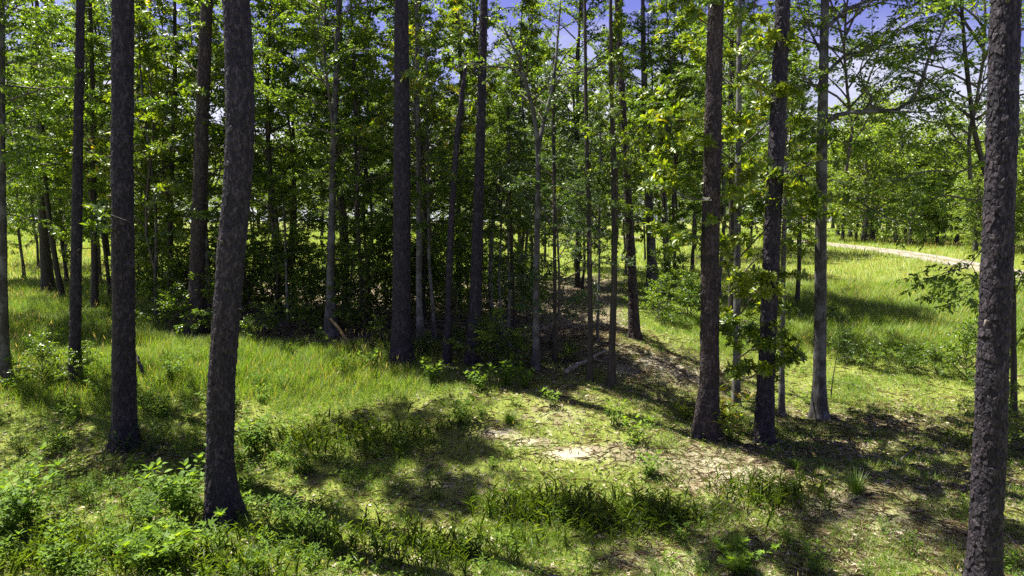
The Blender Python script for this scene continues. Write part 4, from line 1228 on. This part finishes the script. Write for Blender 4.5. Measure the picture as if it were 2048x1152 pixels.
# the far field and hill
x, y = scatter_fan(190000, 29, 130, -.85, .85, gG, 1.7)
road = np.abs(x - (25.7 - 14 * sstep(56, 100, y) ** 1.3)) < .7 + .9 * fbm(x / .9, y / 1.3, 61)
k = ~road & (gG.random(len(x)) > m_wood(x, y) * .9)
x, y = x[k], y[k]
sc = y / 30
tone = np.clip(.50 + .15 * gG.normal(size=len(x)) + .4 * (fbm(x / 3, y / 3, 27) - .5) + np.where(gG.random(len(x)) < .05, .35, 0), 0, 1)
grass('field_grass', x, y, .34 * gG.uniform(.5, 1.3, len(x)), .016 * sc * gG.uniform(.7, 1.3, len(x)), tone, 'grass', gG, 'tall sunny grass over the far field and hill')
# broad-bladed cane grass tufts in the shade of the near middle
xs, ys = [], []
for px, py, rx, ry, nn in [(1180, 1045, 1.2, .45, 420), (1060, 1020, .9, .4, 150), (1310, 1045, .9, .4, 150), (560, 895, .9, .5, 120), (700, 890, 1.2, .7, 150), (820, 880, .9, .5, 90),
                           (120, 1120, 1.2, .5, 300), (620, 1100, 1.4, .5, 150), (1530, 1000, .9, .5, 150), (900, 1110, 1.2, .5, 200), (420, 1140, 1, .4, 200)]:
    gp = ground(px, py)
    xs.append(gp[0] + gG.normal(size=nn) * rx * .55); ys.append(gp[1] + gG.normal(size=nn) * ry * .6)
x = np.concatenate(xs); y = np.concatenate(ys)
# each stalk carries several leaning blades
z = terrain(x, y)
n = len(x)
hs_ = gG.uniform(.10, .38, n)
az = gG.uniform(0, 6.28, n); lean = gG.uniform(0, .35, n)
D = norm(np.stack([np.cos(az) * lean, np.sin(az) * lean, np.ones(n)], 1))
base = np.stack([x, y, z - .02], 1)
rep = 5
Pb = np.repeat(base, rep, 0); Db = np.repeat(D, rep, 0); tt_ = np.tile(np.linspace(.25, 1, rep), n)
P = Pb + Db * (np.repeat(hs_, rep) * tt_)[:, None]
a2 = gG.uniform(0, 6.28, n * rep)
A = norm(np.stack([np.cos(a2), np.sin(a2), gG.uniform(.4, 1.6, n * rep)], 1))
lv, lt, li = leaf_mesh(P, A, norm(np.stack([-np.cos(a2), -np.sin(a2), np.full(n * rep, .8)], 1)), gG.uniform(.08, .20, n * rep), gG.uniform(.008, .015, n * rep), 'rhomb')
sv, stt, si = leaf_mesh(base, D, norm(gG.normal(size=(n, 3))), hs_ * 1.05, .007, 'rhomb')
V = np.concatenate([lv, sv]); T = np.concatenate([lt, stt + len(lv)])
v = np.concatenate([gG.uniform(.1, .9, n * rep)[li], np.full(len(sv), .5)])
tag(mesh_obj('broad_bladed_grass', V, T, M['cane'], attrs={'v': v}), 'broad-bladed green grass in thick tufts on the near ground', 'grass', kind='stuff')

# low broad-leaved ground cover
x, y = scatter_fan(130000, 7.6, 24, -.82, .82, gG, 1.3)
d, left, hill = grass_density(x, y)
r = x / y
pd = np.clip(fbm(x / .8, y / .8, 33) * 2.4 - .75, 0, 1) * np.where(r < -.16, .9, .3) * (1 - .75 * np.clip(m_litter(x, y), 0, 1)) * (1 - np.clip(m_sand_sunlit(x, y), 0, 1))
k = gG.random(len(x)) < pd
x, y = x[k], y[k]; n = len(x)
hh = gG.uniform(.01, .20, n) * (fbm(x / .6, y / .6, 35) + .3)
az = gG.uniform(0, 6.28, n)
P = np.stack([x, y, terrain(x, y) + hh], 1)
A = np.stack([np.cos(az), np.sin(az), gG.uniform(-.2, .5, n)], 1)
lv, lt, li = leaf_mesh(P, A, norm(np.array([0, 0, 1.]) + gG.normal(size=(n, 3)) * .35), gG.uniform(.03, .075, n), gG.uniform(.016, .035, n), 'rhomb')
tag(mesh_obj('ground_cover', lv, lt, M['weed'], attrs={'v': np.clip(gG.normal(.42, .2, n), 0, 1)[li]}), 'low broad-leaved ground cover between the grasses', 'ground cover', kind='stuff')

# dry leaf litter
x, y = scatter_fan(200000, 7.6, 30, -.8, .8, gG, 1.2)
k = gG.random(len(x)) < np.clip((m_litter(x, y) * .7 + .08) * (1 - np.clip(1.6 * m_sand_sunlit(x, y), 0, 1)) + .02, 0, 1)
x, y = x[k], y[k]; n = len(x)
az = gG.uniform(0, 6.28, n)
P = np.stack([x, y, terrain(x, y) + gG.uniform(.0, .03, n)], 1)
A = np.stack([np.cos(az), np.sin(az), gG.uniform(-.1, .35, n)], 1)
lv, lt, li = leaf_mesh(P, A, norm(np.array([0, 0, 1.]) + gG.normal(size=(n, 3)) * .4), gG.uniform(.05, .13, n), gG.uniform(.02, .055, n), 'rhomb')
tag(mesh_obj('leaf_litter', lv, lt, M['litter'], attrs={'v': gG.random(n)[li]}), 'dry brown leaf litter and bits of bark on the ground', 'leaf litter', kind='stuff')
# pine straw and twigs
x, y = scatter_fan(60000, 7.6, 20, -.8, .8, gG, 1.3)
k = gG.random(len(x)) < np.clip(m_litter(x, y) * .8 + m_sand_sunlit(x, y) * .3 + .15, 0, 1)
x, y = x[k], y[k]; n = len(x); az = gG.uniform(0, 6.28, n)
P = np.stack([x, y, terrain(x, y) + gG.uniform(.005, .03, n)], 1)
lv, lt, li = leaf_mesh(P, np.stack([np.cos(az), np.sin(az), gG.uniform(-.1, .3, n)], 1), np.tile([0, 0, 1.], (n, 1)), gG.uniform(.12, .35, n), gG.uniform(.005, .010, n), 'rhomb')
tag(mesh_obj('pine_straw', lv, lt, M['litter'], attrs={'v': gG.uniform(.1, .9, n)[li]}), 'dry pine straw strewn over bare ground', 'pine straw', kind='stuff')

# dry seed stalks standing above the grass
x, y = scatter_fan(26000, 8, 60, -.82, .82, gG, 1.5)
d, left, hill = grass_density(x, y)
k = gG.random(len(x)) < np.clip(.08 + .75 * np.maximum(left, hill), 0, 1) * (fbm(x / 1.7, y / 1.7, 71) > .47) * (1 - m_wood(x, y)) * (np.abs(x - 25.7) > 1.6)
x, y, left, hill = x[k], y[k], left[k], hill[k]; n = len(x)
h = gG.uniform(.3, .62, n) * (.55 + .45 * np.maximum(left, hill))
az = gG.uniform(0, 6.28, n); le = gG.uniform(.02, .45, n)
A = norm(np.stack([np.cos(az) * le, np.sin(az) * le, np.ones(n)], 1))
P = np.stack([x, y, terrain(x, y) - .01], 1)
wv = .004 * (1 + .05 * np.maximum(y - 10, 0))
v1, t1, i1 = leaf_mesh(P, A, norm(gG.normal(size=(n, 3))), h, wv, 'blade')
v2, t2, i2 = leaf_mesh(P + A * (h * .82)[:, None], A + gG.normal(size=(n, 3)) * .15, norm(gG.normal(size=(n, 3))), h * .30, wv * 3.2, 'rhomb')
tn = gG.uniform(.78, 1.0, n)
tag(mesh_obj('seed_stalks', np.concatenate([v1, v2]), np.concatenate([t1, t2 + len(v1)]), M['grass'], attrs={'v': np.concatenate([tn[i1], tn[i2]])}),
    'dry pale seed stalks standing above the meadow grass', 'grass', kind='stuff')

# tussock grass on the right
def tussock(px, py, sc, label, seed):
    g_ = np.random.default_rng(seed); n = 220
    gp = ground(px, py)
    az = g_.uniform(0, 6.28, n); rr = g_.uniform(0, .10, n); le = g_.uniform(.1, .9, n)
    P = np.stack([np.cos(az) * rr, np.sin(az) * rr, np.full(n, -.02)], 1)
    A = np.stack([np.cos(az) * le, np.sin(az) * le, np.ones(n)], 1)
    N = np.stack([-np.cos(az), -np.sin(az), le], 1)
    tv, tf, li = leaf_mesh(P, A, N, g_.uniform(.2, .5, n) * sc, .007, 'blade')
    o = mesh_obj('grass_tussock', tv, tf, M['grass'], attrs={'v': np.clip(g_.normal(.3, .2, n), 0, 1)[li]}, loc=gp)
    return tag(o, label, 'grass tussock')
tussock(1712, 985, 1.0, 'round grass tussock alone on the shaded litter left of the near pine', 1)
tussock(1590, 935, .5, 'thin grass tussock right of the dark leaning pine foot', 2)
tussock(1020, 845, .7, 'small grass tussock above the pale sandy patch', 3)
